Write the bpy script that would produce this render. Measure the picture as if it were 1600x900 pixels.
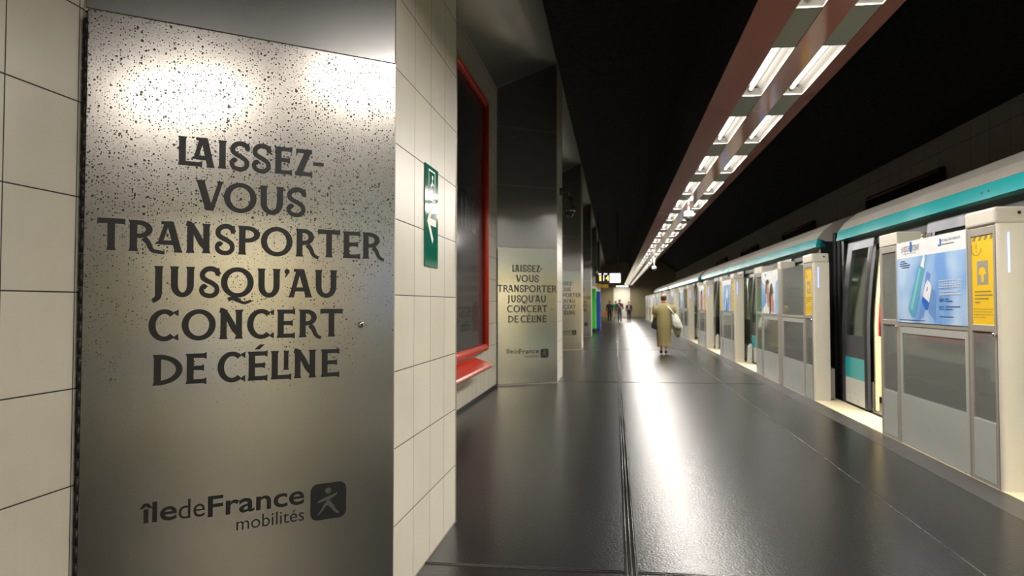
import bpy, bmesh, math, random
from mathutils import Vector, Matrix
random.seed(7)
S = bpy.context.scene
COL = S.collection
for o in list(bpy.data.objects):
    bpy.data.objects.remove(o)
PI = math.pi

# ------------------------------------------------------------------ camera, world, exposure
FPX, HCAM = 1200.0, 1.3
_al = math.atan(41 / FPX)
_be = math.atan(161 / FPX * math.cos(_al))
cd = bpy.data.cameras.new('camera')
cd.sensor_fit = 'HORIZONTAL'
cd.sensor_width = 36.0
cd.lens = 36.0 * FPX / 1600
cd.shift_y = -16 / 1600
cd.clip_start = 0.05
cd.clip_end = 300
cd.dof.use_dof = True
cd.dof.focus_distance = 3.2
cd.dof.aperture_fstop = 4.5
cam = bpy.data.objects.new('camera', cd)
cam.location = (0, 0, HCAM)
cam.rotation_euler = (PI / 2 + _al, 0, _be)
COL.objects.link(cam)
S.camera = cam
w = bpy.data.worlds.new('world')
w.use_nodes = True
w.node_tree.nodes['Background'].inputs[0].default_value = (0.02, 0.02, 0.022, 1)
w.node_tree.nodes['Background'].inputs[1].default_value = 0.3
S.world = w
S.view_settings.view_transform = 'Standard'
S.view_settings.look = 'None'
S.view_settings.gamma = 1
S.view_settings.use_curve_mapping = False
S.view_settings.exposure = 1.4
LAMP_W = 10.0        # power of one fluorescent fitting
CAR_W = 105.0         # power of one ceiling strip inside a train car
END_W = 22.0         # power of the fill light added at the platform's far end
S.cycles.use_denoising = True
S.cycles.max_bounces = 8
S.cycles.transparent_max_bounces = 24
S.cycles.sample_clamp_indirect = 3.0
S.cycles.caustics_refractive = False

# ------------------------------------------------------------------ materials
def lin(c):
    return tuple((x / 12.92 if x <= 0.04045 else ((x + 0.055) / 1.055) ** 2.4) for x in c)

def rgb(r, g, b):
    return lin((r / 255, g / 255, b / 255)) + (1,)

class N:
    """small node helper"""
    def __init__(s, name):
        s.m = bpy.data.materials.new(name)
        s.m.use_nodes = True
        s.t = s.m.node_tree
        s.b = s.t.nodes['Principled BSDF']
        s.out = s.t.nodes['Material Output']
    def n(s, kind, **kw):
        nd = s.t.nodes.new('ShaderNode' + kind)
        for k, v in kw.items():
            setattr(nd, k, v)
        return nd
    def l(s, a, b):
        s.t.links.new(a, b)
    def math(s, op, a, b=None, c=None, clamp=False):
        nd = s.n('Math', operation=op, use_clamp=clamp)
        for i, v in enumerate((a, b, c)):
            if v is None:
                continue
            if isinstance(v, (int, float)):
                nd.inputs[i].default_value = v
            else:
                s.l(v, nd.inputs[i])
        return nd.outputs[0]
    def obj(s):
        return s.n('TexCoord').outputs['Object']
    def noise(s, vec, scale, detail=3, rough=0.55):
        nd = s.n('TexNoise')
        nd.inputs['Scale'].default_value = scale
        nd.inputs['Detail'].default_value = detail
        nd.inputs['Roughness'].default_value = rough
        s.l(vec, nd.inputs['Vector'])
        return nd.outputs['Fac']
    def mapr(s, v, a, b, c, d):
        nd = s.n('MapRange')
        s.l(v, nd.inputs[0])
        for i, x in enumerate((a, b, c, d)):
            nd.inputs[i + 1].default_value = x
        return nd.outputs[0]
    def mix(s, f, a, b):
        nd = s.n('Mix', data_type='RGBA')
        if isinstance(f, (int, float)):
            nd.inputs[0].default_value = f
        else:
            s.l(f, nd.inputs[0])
        for sock, v in ((nd.inputs[6], a), (nd.inputs[7], b)):
            if isinstance(v, tuple):
                sock.default_value = v
            else:
                s.l(v, sock)
        return nd.outputs[2]
    def bump(s, h, strength, dist):
        nd = s.n('Bump')
        nd.inputs['Strength'].default_value = strength
        nd.inputs['Distance'].default_value = dist
        s.l(h, nd.inputs['Height'])
        s.l(nd.outputs[0], s.b.inputs['Normal'])
    def second_lobe(s, rough, fac):
        """the same surface with a sharper gloss mixed in (worn polish over a coarser grain)"""
        p = s.n('BsdfPrincipled')
        for k in ('Base Color', 'Metallic', 'Specular IOR Level', 'Normal'):
            a, b = s.b.inputs[k], p.inputs[k]
            if a.is_linked:
                s.l(a.links[0].from_socket, b)
            elif k != 'Normal':
                b.default_value = a.default_value
        p.inputs['Roughness'].default_value = rough
        mx = s.n('MixShader')
        mx.inputs[0].default_value = fac
        s.l(s.b.outputs[0], mx.inputs[1])
        s.l(p.outputs[0], mx.inputs[2])
        s.l(mx.outputs[0], s.out.inputs[0])
    def set(s, color=None, rough=None, metal=None, spec=None):
        for k, v in (('Base Color', color), ('Roughness', rough), ('Metallic', metal), ('Specular IOR Level', spec)):
            if v is None:
                continue
            if isinstance(v, (int, float, tuple)):
                s.b.inputs[k].default_value = v
            else:
                s.l(v, s.b.inputs[k])
        return s.m

def plain(name, col, rough=0.5, metal=0.0, var=0.12, scale=9.0, spec=None):
    n = N(name)
    v = n.noise(n.obj(), scale, 4)
    dark = tuple(c * (1 - var) for c in col[:3]) + (1,)
    lite = tuple(min(1, c * (1 + var)) for c in col[:3]) + (1,)
    return n.set(n.mix(v, dark, lite), n.mapr(v, 0.3, 0.7, rough * 0.88, min(1, rough * 1.12)), metal, spec)

def emit(name, col, strength):
    n = N(name)
    n.b.inputs['Base Color'].default_value = (0.8, 0.8, 0.8, 1)
    n.b.inputs['Emission Color'].default_value = col
    n.b.inputs['Emission Strength'].default_value = strength
    n.m.cycles.emission_sampling = 'NONE'
    return n.m

def tile_mat(name, y0, pitch, z0, zp, col, grout, gw):
    n = N(name)
    c = n.n('TexCoord').outputs['Object']
    sx = n.n('SeparateXYZ')
    n.l(c, sx.inputs[0])
    def line(v, off, p):
        f = n.math('FRACT', n.math('DIVIDE', n.math('SUBTRACT', v, off), p))
        d = n.math('MINIMUM', f, n.math('SUBTRACT', 1.0, f))
        return n.math('MULTIPLY', d, p)
    dy = line(sx.outputs[1], y0, pitch)
    dz = line(sx.outputs[2], z0, zp)
    d = n.math('MINIMUM', dy, dz)
    g = n.mapr(d, gw * 0.35, gw * 0.65, 1, 0)
    # a tone of its own for every tile
    cell = n.n('CombineXYZ')
    n.l(n.math('FLOOR', n.math('DIVIDE', n.math('SUBTRACT', sx.outputs[1], y0), pitch)), cell.inputs[0])
    n.l(n.math('FLOOR', n.math('DIVIDE', n.math('SUBTRACT', sx.outputs[2], z0), zp)), cell.inputs[1])
    wn = n.n('TexWhiteNoise')
    n.l(cell.outputs[0], wn.inputs[0])
    dirt = n.noise(c, 2.2, 5)
    a = n.mix(wn.outputs[0], col, tuple(x * 0.93 for x in col[:3]) + (1,))
    mp = n.n('Mapping')
    mp.inputs['Scale'].default_value = (40, 40, 2)
    n.l(c, mp.inputs[0])
    streak = n.noise(mp.outputs[0], 1.0, 2)
    a = n.mix(n.math('MULTIPLY', streak, 0.14), a, tuple(x * 0.6 for x in col[:3]) + (1,))
    a = n.mix(n.mapr(dirt, 0.45, 0.8, 0, 0.16), a, (0.2, 0.17, 0.12, 1))
    n.set(n.mix(g, a, grout), n.mapr(g, 0, 1, 0.30, 0.85))
    n.bump(n.math('ADD', n.mapr(d, 0, gw, 0, 1), n.math('MULTIPLY', n.noise(c, 6, 2), 0.25)), 0.35, 0.002)
    return n.m

def steel_mat(name, base, rough, speck, grain=0.35):
    n = N(name)
    c = n.obj()
    sx = n.n('SeparateXYZ')
    n.l(c, sx.inputs[0])
    big = n.noise(c, 2.4, 4)
    mid = n.noise(c, 14, 5)
    fine = n.noise(c, 330, 2)
    col = n.mix(big, tuple(x * 0.86 for x in base[:3]) + (1,), base)
    r = n.math('ADD', n.mapr(big, 0.3, 0.7, rough - 0.008, rough + 0.008), n.math('MULTIPLY', n.math('SUBTRACT', fine, 0.5), 0.012))
    if speck:
        mask = n.math('ADD', n.mapr(sx.outputs[2], 0.9, 1.75, -0.34, 0.26), n.math('SUBTRACT', big, 0.5))
        mask = n.math('ADD', mask, n.math('MULTIPLY', n.math('SUBTRACT', mid, 0.5), 0.5))
        tot = None
        for sc, rad in ((95, 0.50), (170, 0.56), (30, 0.20)):
            vo = n.n('TexVoronoi', feature='F1')
            vo.inputs['Scale'].default_value = sc
            n.l(c, vo.inputs['Vector'])
            sp = n.n('SeparateColor')
            n.l(vo.outputs['Color'], sp.inputs[0])
            size = n.math('MULTIPLY', n.math('MULTIPLY', sp.outputs[0], sp.outputs[1]), rad * 1.15)
            size = n.math('MULTIPLY', size, n.math('MULTIPLY_ADD', mask, 2.0, 0.75, clamp=True))
            wob = n.math('MULTIPLY_ADD', n.noise(c, sc * 2.5, 0), 0.4, 0.8)
            dist = n.math('MULTIPLY', vo.outputs['Distance'], wob)
            hit = n.mapr(n.math('SUBTRACT', size, dist), -0.02, 0.03, 0, 1)
            tot = hit if tot is None else n.math('MAXIMUM', tot, hit)
        n.set(n.mix(n.math('MULTIPLY', tot, 0.92), col, (0.035, 0.03, 0.028, 1)), n.math('ADD', r, n.math('MULTIPLY', tot, 0.25)), n.math('MULTIPLY_ADD', tot, -0.6, 1.0))
    else:
        n.set(col, r, 1.0)
    mp = n.n('Mapping')
    mp.inputs['Scale'].default_value = (1.0, 1.0, 0.75)
    n.l(c, mp.inputs[0])
    h = n.math('ADD', n.math('MULTIPLY', n.noise(mp.outputs[0], 260, 2), 0.6), n.math('MULTIPLY', n.noise(c, 3.5, 2), 2.5))
    n.bump(h, grain, 0.0004)
    n.second_lobe(0.18, 0.5)
    return n.m

def floor_mat():
    n = N('platform_floor_rubber')
    c = n.obj()
    mp = n.n('Mapping')
    mp.inputs['Scale'].default_value = (1, 0.45, 1)
    n.l(c, mp.inputs[0])
    big = n.noise(mp.outputs[0], 0.9, 2)
    mid = n.noise(mp.outputs[0], 3, 1)
    fine = n.noise(c, 70, 1)
    col = n.mix(big, (0.006, 0.0058, 0.0062, 1), (0.017, 0.016, 0.0162, 1))
    vo = n.n('TexVoronoi', feature='F1')
    vo.inputs['Scale'].default_value = 5
    n.l(c, vo.inputs['Vector'])
    scuff = n.mapr(n.math('ADD', vo.outputs['Distance'], n.math('MULTIPLY', mid, 0.12)), 0.075, 0.09, 1, 0)
    sp = n.n('SeparateColor')
    n.l(vo.outputs['Color'], sp.inputs[0])
    scuff = n.math('MULTIPLY', scuff, n.mapr(sp.outputs[0], 0.72, 0.9, 0, 1))
    col = n.mix(n.math('MULTIPLY', scuff, 0.5), col, (0.14, 0.13, 0.12, 1))
    r = n.math('ADD', n.mapr(big, 0.3, 0.7, 0.288, 0.312), n.math('MULTIPLY', n.math('SUBTRACT', mid, 0.5), 0.012))
    n.set(col, r, 0.0, 0.27)
    h = n.math('ADD', n.math('MULTIPLY', fine, 1.0), n.math('MULTIPLY', n.noise(c, 22, 1), 0.40))
    h = n.math('ADD', h, n.math('MULTIPLY', mid, 0.7))
    n.bump(h, 0.40, 0.0035)
    n.second_lobe(0.20, 0.30)
    return n.m

def glass_mat(name, tint, refl=0.5, rough=0.03, dust=0.0):
    n = N(name)
    n.t.nodes.remove(n.b)
    tr = n.n('BsdfTransparent')
    tr.inputs[0].default_value = tint
    gl = n.n('BsdfGlossy')
    gl.inputs['Roughness'].default_value = rough
    gl.inputs[0].default_value = (0.9, 0.95, 0.93, 1)
    fr = n.n('Fresnel')
    fr.inputs[0].default_value = 1.5
    mx = n.n('MixShader')
    n.l(n.math('MULTIPLY', fr.outputs[0], refl * 2, clamp=True), mx.inputs[0])
    df = n.n('BsdfDiffuse')
    df.inputs[0].default_value = (0.55, 0.57, 0.52, 1)
    m2 = n.n('MixShader')
    m2.inputs[0].default_value = dust
    n.l(tr.outputs[0], m2.inputs[1])
    n.l(df.outputs[0], m2.inputs[2])
    n.l(m2.outputs[0], mx.inputs[1])
    n.l(gl.outputs[0], mx.inputs[2])
    n.l(mx.outputs[0], n.out.inputs[0])
    return n.m

M = {}
CREAM = rgb(226, 219, 204)
M['tile_wall'] = tile_mat('cream_wall_tiles', 2.115, 0.3255, 0.005, 0.334, rgb(210, 203, 189), (0.02, 0.018, 0.016, 1), 0.0048)
M['tile_pillar'] = tile_mat('cream_pillar_tiles', 3.245, 0.3262, 0.005, 0.3335, CREAM, (0.05, 0.042, 0.034, 1), 0.0042)
M['tile_far'] = tile_mat('grey_track_wall_tiles', 2.0, 0.66, 0.1, 0.67, rgb(172, 168, 160), (0.05, 0.045, 0.04, 1), 0.008)
M['steel'] = steel_mat('speckled_steel', (0.53, 0.50, 0.46, 1), 0.292, True, 0.9)
M['steel_clean'] = steel_mat('brushed_steel', (0.60, 0.58, 0.55, 1), 0.292, False, 0.5)
n = N('grey_satin_cladding')
n.set((0.36, 0.355, 0.35, 1), 0.32, 0.75)
n.bump(n.noise(n.obj(), 2.5, 1), 0.25, 0.004)
n.second_lobe(0.13, 0.3)
M['clad'] = n.m
M['floor'] = floor_mat()
M['rubber_strip'] = plain('worn_grey_edge_paint', rgb(62, 59, 58), 0.38, 0, 0.2, 3)
M['joint'] = plain('black_joint_profile', (0.02, 0.02, 0.02, 1), 0.22, 0.0, 0.3, 30, 0.7)
M['black'] = plain('black_ceiling_paint', (0.012, 0.012, 0.012, 1), 0.8)
M['dark'] = plain('dark_rubber', (0.012, 0.012, 0.013, 1), 0.45)
M['sill'] = plain('cream_door_sill', rgb(226, 215, 180), 0.5, 0, 0.08)
M['print'] = plain('black_vinyl', (0.013, 0.012, 0.012, 1), 0.45, 0, 0.05)
M['emblem'] = plain('emblem_cutout_grey', (0.16, 0.155, 0.145, 1), 0.35, 0.6, 0.05)
M['red'] = plain('red_frame_enamel', rgb(214, 62, 38), 0.34, 0, 0.015, 2)
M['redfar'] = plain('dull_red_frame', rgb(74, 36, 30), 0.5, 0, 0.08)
M['seat'] = plain('glossy_red_seat', rgb(226, 66, 44), 0.2, 0, 0.03, 3)
M['seatline'] = plain('pale_seat_trim', rgb(250, 220, 205), 0.25, 0, 0.04)
M['slate'] = plain('slate_board', rgb(66, 68, 72), 0.16, 0, 0.12, 2)
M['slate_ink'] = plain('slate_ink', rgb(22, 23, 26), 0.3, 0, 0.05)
M['green_sign'] = plain('green_sign_enamel', rgb(16, 112, 92), 0.07, 0, 0.06)
M['white'] = plain('white_enamel', rgb(238, 236, 230), 0.35, 0, 0.03)
M['canopy'] = plain('rosy_brown_metal', rgb(196, 134, 122), 0.09, 0, 0.03, 2, 0.8)
M['blank'] = plain('grey_blank_cover', rgb(150, 154, 142), 0.5, 0, 0.04)
M['tray'] = plain('white_reflector', (0.70, 0.68, 0.64, 1), 0.4, 0, 0.02)
M['tube'] = emit('fluorescent_tube', (1.0, 0.945, 0.87, 1), 1.6)
M['post'] = plain('beige_gate_post', rgb(212, 205, 191), 0.38, 0, 0.04)
M['alu'] = plain('gate_aluminium', rgb(178, 172, 160), 0.34, 0.35, 0.06)
M['panel'] = plain('grey_gate_panel', rgb(176, 180, 174), 0.24, 0.0, 0.05, 3)
M['blue_led'] = emit('blue_led', (0.10, 0.22, 1.0, 1), 0.8)
M['glass'] = glass_mat('gate_glass', (0.74, 0.80, 0.76, 1), 0.5, 0.05, 0.30)
M['clear'] = glass_mat('train_glass', (0.80, 0.85, 0.78, 1), 0.4, 0.03, 0.02)
M['yellow'] = plain('yellow_notice', rgb(246, 200, 24), 0.3, 0, 0.04)
M['notice_ink'] = plain('notice_grey_ink', rgb(140, 126, 70), 0.4, 0, 0.05)
M['ink_grey'] = plain('grey_ink', rgb(96, 98, 104), 0.4, 0, 0.05)
n = N('poster_sky_blue')
M['sky'] = n.set(n.mix(n.mapr(n.noise(n.obj(), 2.6, 1), 0.36, 0.66, 0, 1), rgb(116, 168, 230), rgb(190, 217, 247)), 0.25)
M['pale'] = plain('poster_pale_blue', rgb(186, 214, 244), 0.25, 0, 0.05, 4)
M['deep'] = plain('poster_deep_blue', rgb(20, 104, 214), 0.25, 0, 0.05)
M['midblue'] = plain('poster_mid_blue', rgb(108, 152, 214), 0.25, 0, 0.08)
M['aqua'] = plain('poster_aqua', rgb(92, 176, 200), 0.25, 0, 0.12, 6)
M['aqua2'] = plain('poster_light_aqua', rgb(140, 206, 220), 0.25, 0, 0.1, 6)
M['navy'] = plain('poster_navy_ink', rgb(48, 76, 120), 0.3, 0, 0.05)
M['paper'] = plain('poster_white', rgb(238, 240, 242), 0.28, 0, 0.03)
M['skinprint'] = plain('poster_skin_tone', rgb(196, 142, 116), 0.3, 0, 0.15, 6)
M['hairprint'] = plain('poster_dark_hair', rgb(62, 44, 40), 0.3, 0, 0.2, 6)
M['orangeprint'] = plain('poster_orange', rgb(196, 112, 74), 0.3, 0, 0.2, 4)
M['teal'] = plain('teal_train_paint', rgb(22, 166, 172), 0.16, 0, 0.05, 2)
M['trainwhite'] = plain('train_grey_white', rgb(196, 196, 190), 0.3, 0, 0.05)
M['roof'] = plain('train_roof_grey', rgb(170, 165, 156), 0.45, 0, 0.12, 2)
M['trainframe'] = plain('train_dark_frame', rgb(74, 76, 86), 0.34, 0.5, 0.1, 3)
M['traindark'] = plain('train_black', (0.014, 0.014, 0.016, 1), 0.3)
M['cream_in'] = plain('train_interior_cream', rgb(236, 226, 178), 0.5, 0, 0.04)
M['floor_in'] = plain('train_floor_grey', rgb(110, 104, 96), 0.5)
M['lamp_in'] = emit('train_lamp', (1.0, 0.93, 0.72, 1), 3.0)
M['chrome'] = plain('polished_chrome', (0.75, 0.74, 0.72, 1), 0.12, 1, 0.03)
M['ballast'] = plain('dark_ballast', (0.03, 0.028, 0.025, 1), 0.9, 0, 0.5, 25)
M['skin'] = plain('skin', rgb(204, 146, 118), 0.5, 0, 0.06, 12)
M['skin_dark'] = plain('skin_brown', rgb(120, 82, 62), 0.5, 0, 0.06, 12)
M['hair'] = plain('dark_brown_hair', rgb(66, 44, 34), 0.55, 0, 0.3, 40)
M['hair_top'] = plain('reddish_hair', rgb(112, 70, 48), 0.5, 0, 0.3, 40)
M['olive'] = plain('olive_dress_cloth', rgb(150, 138, 92), 0.85, 0, 0.14, 16)
M['blackcloth'] = plain('black_cloth', (0.012, 0.012, 0.014, 1), 0.75)
M['greencloth'] = plain('green_cloth', rgb(40, 128, 74), 0.8)
M['maroon'] = plain('maroon_cloth', rgb(84, 38, 48), 0.8)
M['denim'] = plain('grey_denim', rgb(84, 92, 100), 0.8)
M['khaki'] = plain('khaki_cloth', rgb(176, 152, 124), 0.8)
M['pink'] = plain('pink_cloth', rgb(222, 158, 158), 0.8)
M['redcloth'] = plain('red_cloth', rgb(216, 36, 56), 0.7)
M['tote'] = plain('white_tote_cloth', rgb(224, 224, 214), 0.7, 0, 0.05)
M['taupe'] = plain('taupe_cloth', rgb(140, 132, 112), 0.8)
M['orangebag'] = plain('orange_bag', rgb(200, 92, 42), 0.6)
M['greenbox'] = plain('bright_green_enamel', rgb(70, 220, 70), 0.25, 0, 0.04)
M['bluebox'] = plain('blue_enamel', rgb(40, 76, 190), 0.25, 0, 0.05)
M['ledwhite'] = emit('display_white', (0.95, 0.97, 1.0, 1), 0.7)
M['ledyellow'] = emit('display_yellow', (1.0, 0.62, 0.03, 1), 0.6)
M['signyellow'] = plain('sign_yellow', rgb(190, 150, 40), 0.4)
M['lens'] = plain('smoked_dome', (0.03, 0.03, 0.032, 1), 0.06)
M['domegrey'] = plain('dome_grey_metal', rgb(120, 116, 112), 0.28, 0.7)
M['bulkhead'] = plain('cream_end_wall', rgb(150, 140, 112), 0.6)
M['fillwarm'] = emit('end_fill_glow', (1.0, 0.92, 0.74, 1), 3.0)  # glowing face of the added far-end fill light

# ------------------------------------------------------------------ mesh helpers
def box(bm, x0, x1, y0, y1, z0, z1):
    v = [bm.verts.new(p) for p in ((x0, y0, z0), (x1, y0, z0), (x1, y1, z0), (x0, y1, z0), (x0, y0, z1), (x1, y0, z1), (x1, y1, z1), (x0, y1, z1))]
    for f in ((3, 2, 1, 0), (4, 5, 6, 7), (0, 1, 5, 4), (1, 2, 6, 5), (2, 3, 7, 6), (3, 0, 4, 7)):
        bm.faces.new([v[i] for i in f])

def prism(bm, pts, d):
    """closed outline pts (3D) pushed along vector d"""
    d = Vector(d)
    a = [bm.verts.new(p) for p in pts]
    b = [bm.verts.new(Vector(p) + d) for p in pts]
    n = len(pts)
    bm.faces.new(a[::-1])
    bm.faces.new(b)
    for i in range(n):
        bm.faces.new((a[i], a[(i + 1) % n], b[(i + 1) % n], b[i]))

def tube(bm, path, r, seg=8, cap=True):
    path = [Vector(p) for p in path]
    rs = r if isinstance(r, (list, tuple)) else [r] * len(path)
    rings = []
    for i, p in enumerate(path):
        t = (path[min(i + 1, len(path) - 1)] - path[max(i - 1, 0)]).normalized()
        a = t.cross(Vector((0, 0, 1)) if abs(t.z) < 0.9 else Vector((1, 0, 0))).normalized()
        b = t.cross(a)
        rings.append([bm.verts.new(p + (a * math.cos(2 * PI * k / seg) + b * math.sin(2 * PI * k / seg)) * rs[i]) for k in range(seg)])
    for p, q in zip(rings, rings[1:]):
        for k in range(seg):
            bm.faces.new((p[k], p[(k + 1) % seg], q[(k + 1) % seg], q[k]))
    if cap:
        bm.faces.new(rings[0][::-1])
        bm.faces.new(rings[-1])

def lathe(bm, prof, c=(0, 0, 0), seg=20, sx=1.0, sy=1.0):
    """profile of (radius, z) turned about z"""
    rings = []
    for r, z in prof:
        rings.append([bm.verts.new((c[0] + sx * r * math.cos(2 * PI * k / seg), c[1] + sy * r * math.sin(2 * PI * k / seg), c[2] + z)) for k in range(seg)])
    for p, q in zip(rings, rings[1:]):
        for k in range(seg):
            bm.faces.new((p[k], p[(k + 1) % seg], q[(k + 1) % seg], q[k]))
    bm.faces.new(rings[0][::-1])
    bm.faces.new(rings[-1])

def loft(bm, rings_pts, cap=True):
    rings = [[bm.verts.new(p) for p in r] for r in rings_pts]
    n = len(rings[0])
    for p, q in zip(rings, rings[1:]):
        for k in range(n):
            bm.faces.new((p[k], p[(k + 1) % n], q[(k + 1) % n], q[k]))
    if cap:
        bm.faces.new(rings[0][::-1])
        bm.faces.new(rings[-1])

def obj(name, bm, mat, parent=None, smooth=False, bevel=0, seg=2):
    bmesh.ops.recalc_face_normals(bm, faces=bm.faces)
    me = bpy.data.meshes.new(name)
    bm.to_mesh(me)
    bm.free()
    me.materials.append(M[mat] if isinstance(mat, str) else mat)
    o = bpy.data.objects.new(name, me)
    COL.objects.link(o)
    if parent is not None:
        o.parent = parent
    if smooth:
        for p in me.polygons:
            p.use_smooth = True
    if bevel:
        b = o.modifiers.new('bevel', 'BEVEL')
        b.width = bevel
        b.segments = seg
        b.limit_method = 'ANGLE'
        b.angle_limit = 0.6
    return o

def boxes(name, mat, parent, *bs, bevel=0, seg=2):
    bm = bmesh.new()
    for b in bs:
        box(bm, *b)
    return obj(name, bm, mat, parent, bevel=bevel, seg=seg)

def area_lamp(name, col, watts, sx, sy, loc, parent):
    ld = bpy.data.lights.new(name, 'AREA')
    ld.shape = 'RECTANGLE'
    ld.size, ld.size_y = sx, sy
    ld.energy = watts
    ld.color = col
    o = bpy.data.objects.new(name, ld)
    COL.objects.link(o)
    o.location = loc
    o.parent = parent
    return o

def tag(o, label, cat, group=None):
    o['label'] = label
    o['category'] = cat
    if group:
        o['group'] = group
    return o

def thing(name, label, cat, loc=(0, 0, 0), rotz=0, group=None):
    o = bpy.data.objects.new(name, None)
    o.empty_display_size = 0.1
    COL.objects.link(o)
    o.location = loc
    o.rotation_euler = (0, 0, rotz)
    return tag(o, label, cat, group)

def struct(o, label=None):
    o['kind'] = 'structure'
    if label:
        o['label'] = label
    return o

def copy_tree(o, parent=None):
    c = o.copy()
    COL.objects.link(c)
    if parent is not None:
        c.parent = parent
    for ch in list(o.children):
        copy_tree(ch, c)
    return c

# flat prints: 2D outlines (s to the right, z up) on a plane with origin O, direction T, normal Nn
class Flat:
    def __init__(s, O, T, Nn, lift=0.0006):
        s.O, s.T, s.N, s.lift = Vector(O), Vector(T).normalized(), Vector(Nn).normalized(), lift
        s.bm = bmesh.new()
        s.k = 0
    def P(s, x, z, lv=0):
        return s.O + s.T * x + Vector((0, 0, z)) + s.N * (s.lift + (s.k % 7) * 5e-5)
    def poly(s, pts, lv=0, step=True):
        s.bm.faces.new([s.bm.verts.new(s.P(x, z, lv)) for x, z in pts])
        s.k += step
    def rect(s, x0, x1, z0, z1, lv=0):
        s.poly([(x0, z0), (x1, z0), (x1, z1), (x0, z1)], lv)
    def strip(s, L, Rr, lv=0):
        for i in range(len(L) - 1):
            s.poly([L[i], Rr[i], Rr[i + 1], L[i + 1]], lv, False)
        s.k += 1
    def stroke(s, pts, w, flare=0.0, lv=0):
        """ribbon through pts, width w (number or list)"""
        n = len(pts)
        ws = w if isinstance(w, (list, tuple)) else [w] * n
        L, R = [], []
        for i in range(n):
            a, b = pts[max(i - 1, 0)], pts[min(i + 1, n - 1)]
            dx, dz = b[0] - a[0], b[1] - a[1]
            d = math.hypot(dx, dz) or 1
            nx, nz = -dz / d, dx / d
            h = ws[i] / 2
            L.append((pts[i][0] + nx * h, pts[i][1] + nz * h))
            R.append((pts[i][0] - nx * h, pts[i][1] - nz * h))
        s.strip(L, R, lv)
    def arc(s, cx, cz, rx, rz, a0, a1, wx, wz, n=28, lv=0):
        A = [math.radians(a0 + (a1 - a0) * i / n) for i in range(n + 1)]
        s.strip([(cx + rx * math.cos(a), cz + rz * math.sin(a)) for a in A], [(cx + (rx - wx) * math.cos(a), cz + (rz - wz) * math.sin(a)) for a in A], lv)
    def disc(s, cx, cz, rx, rz=None, n=20, lv=0):
        rz = rz or rx
        s.poly([(cx + rx * math.cos(2 * PI * k / n), cz + rz * math.sin(2 * PI * k / n)) for k in range(n)], lv)
    def rrect(s, x0, x1, z0, z1, r, n=6, lv=0):
        pts = []
        for cx, cz, a in ((x1 - r, z1 - r, 0), (x0 + r, z1 - r, 90), (x0 + r, z0 + r, 180), (x1 - r, z0 + r, 270)):
            for k in range(n + 1):
                t = math.radians(a + 90 * k / n)
                pts.append((cx + r * math.cos(t), cz + r * math.sin(t)))
        s.poly(pts, lv)
    def text(s, body, x0, z0, h, width=None, bold=0.0, align='LEFT', lv=0):
        """h = cap height; width = total width to fit"""
        cu = bpy.data.curves.new('t', 'FONT')
        cu.body = body
        cu.size = 1.0
        cu.offset = bold
        cu.resolution_u = 4
        ob = bpy.data.objects.new('t', cu)
        COL.objects.link(ob)
        dg = bpy.context.evaluated_depsgraph_get()
        me = bpy.data.meshes.new_from_object(ob.evaluated_get(dg))
        xs = [v.co.x for v in me.vertices]
        if xs:
            k = h / 0.72
            mn, mx = min(xs), max(xs)
            kx = (width / (mx - mn)) if width else k
            off = x0 - mn * kx
            if align == 'RIGHT':
                off = x0 - mx * kx
            if align == 'CENTER':
                off = x0 - (mn + mx) / 2 * kx
            vs = [s.bm.verts.new(s.P(v.co.x * kx + off, z0 + v.co.y * k, lv)) for v in me.vertices]
            for p in me.polygons:
                try:
                    s.bm.faces.new([vs[i] for i in p.vertices])
                except ValueError:
                    pass
        bpy.data.objects.remove(ob)
        bpy.data.curves.remove(cu)
        bpy.data.meshes.remove(me)
    def done(s, name, mat, parent=None):
        bm = s.bm
        nn = s.N
        me = bpy.data.meshes.new(name)
        bm.normal_update()
        for f in bm.faces:
            if f.normal.dot(nn) < 0:
                f.normal_flip()
        bm.to_mesh(me)
        bm.free()
        me.materials.append(M[mat])
        o = bpy.data.objects.new(name, me)
        COL.objects.link(o)
        if parent is not None:
            o.parent = parent
        return o

def spline(P, n=8):
    out = []
    for i in range(len(P) - 1):
        p0, p1, p2, p3 = P[max(i - 1, 0)], P[i], P[i + 1], P[min(i + 2, len(P) - 1)]
        for k in range(n):
            t = k / n
            out.append(tuple(0.5 * (2 * b + (c - a) * t + (2 * a - 5 * b + 4 * c - d) * t * t + (3 * b - a - 3 * c + d) * t ** 3) for a, b, c, d in zip(p0, p1, p2, p3)))
    out.append(P[-1])
    return out

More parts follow.
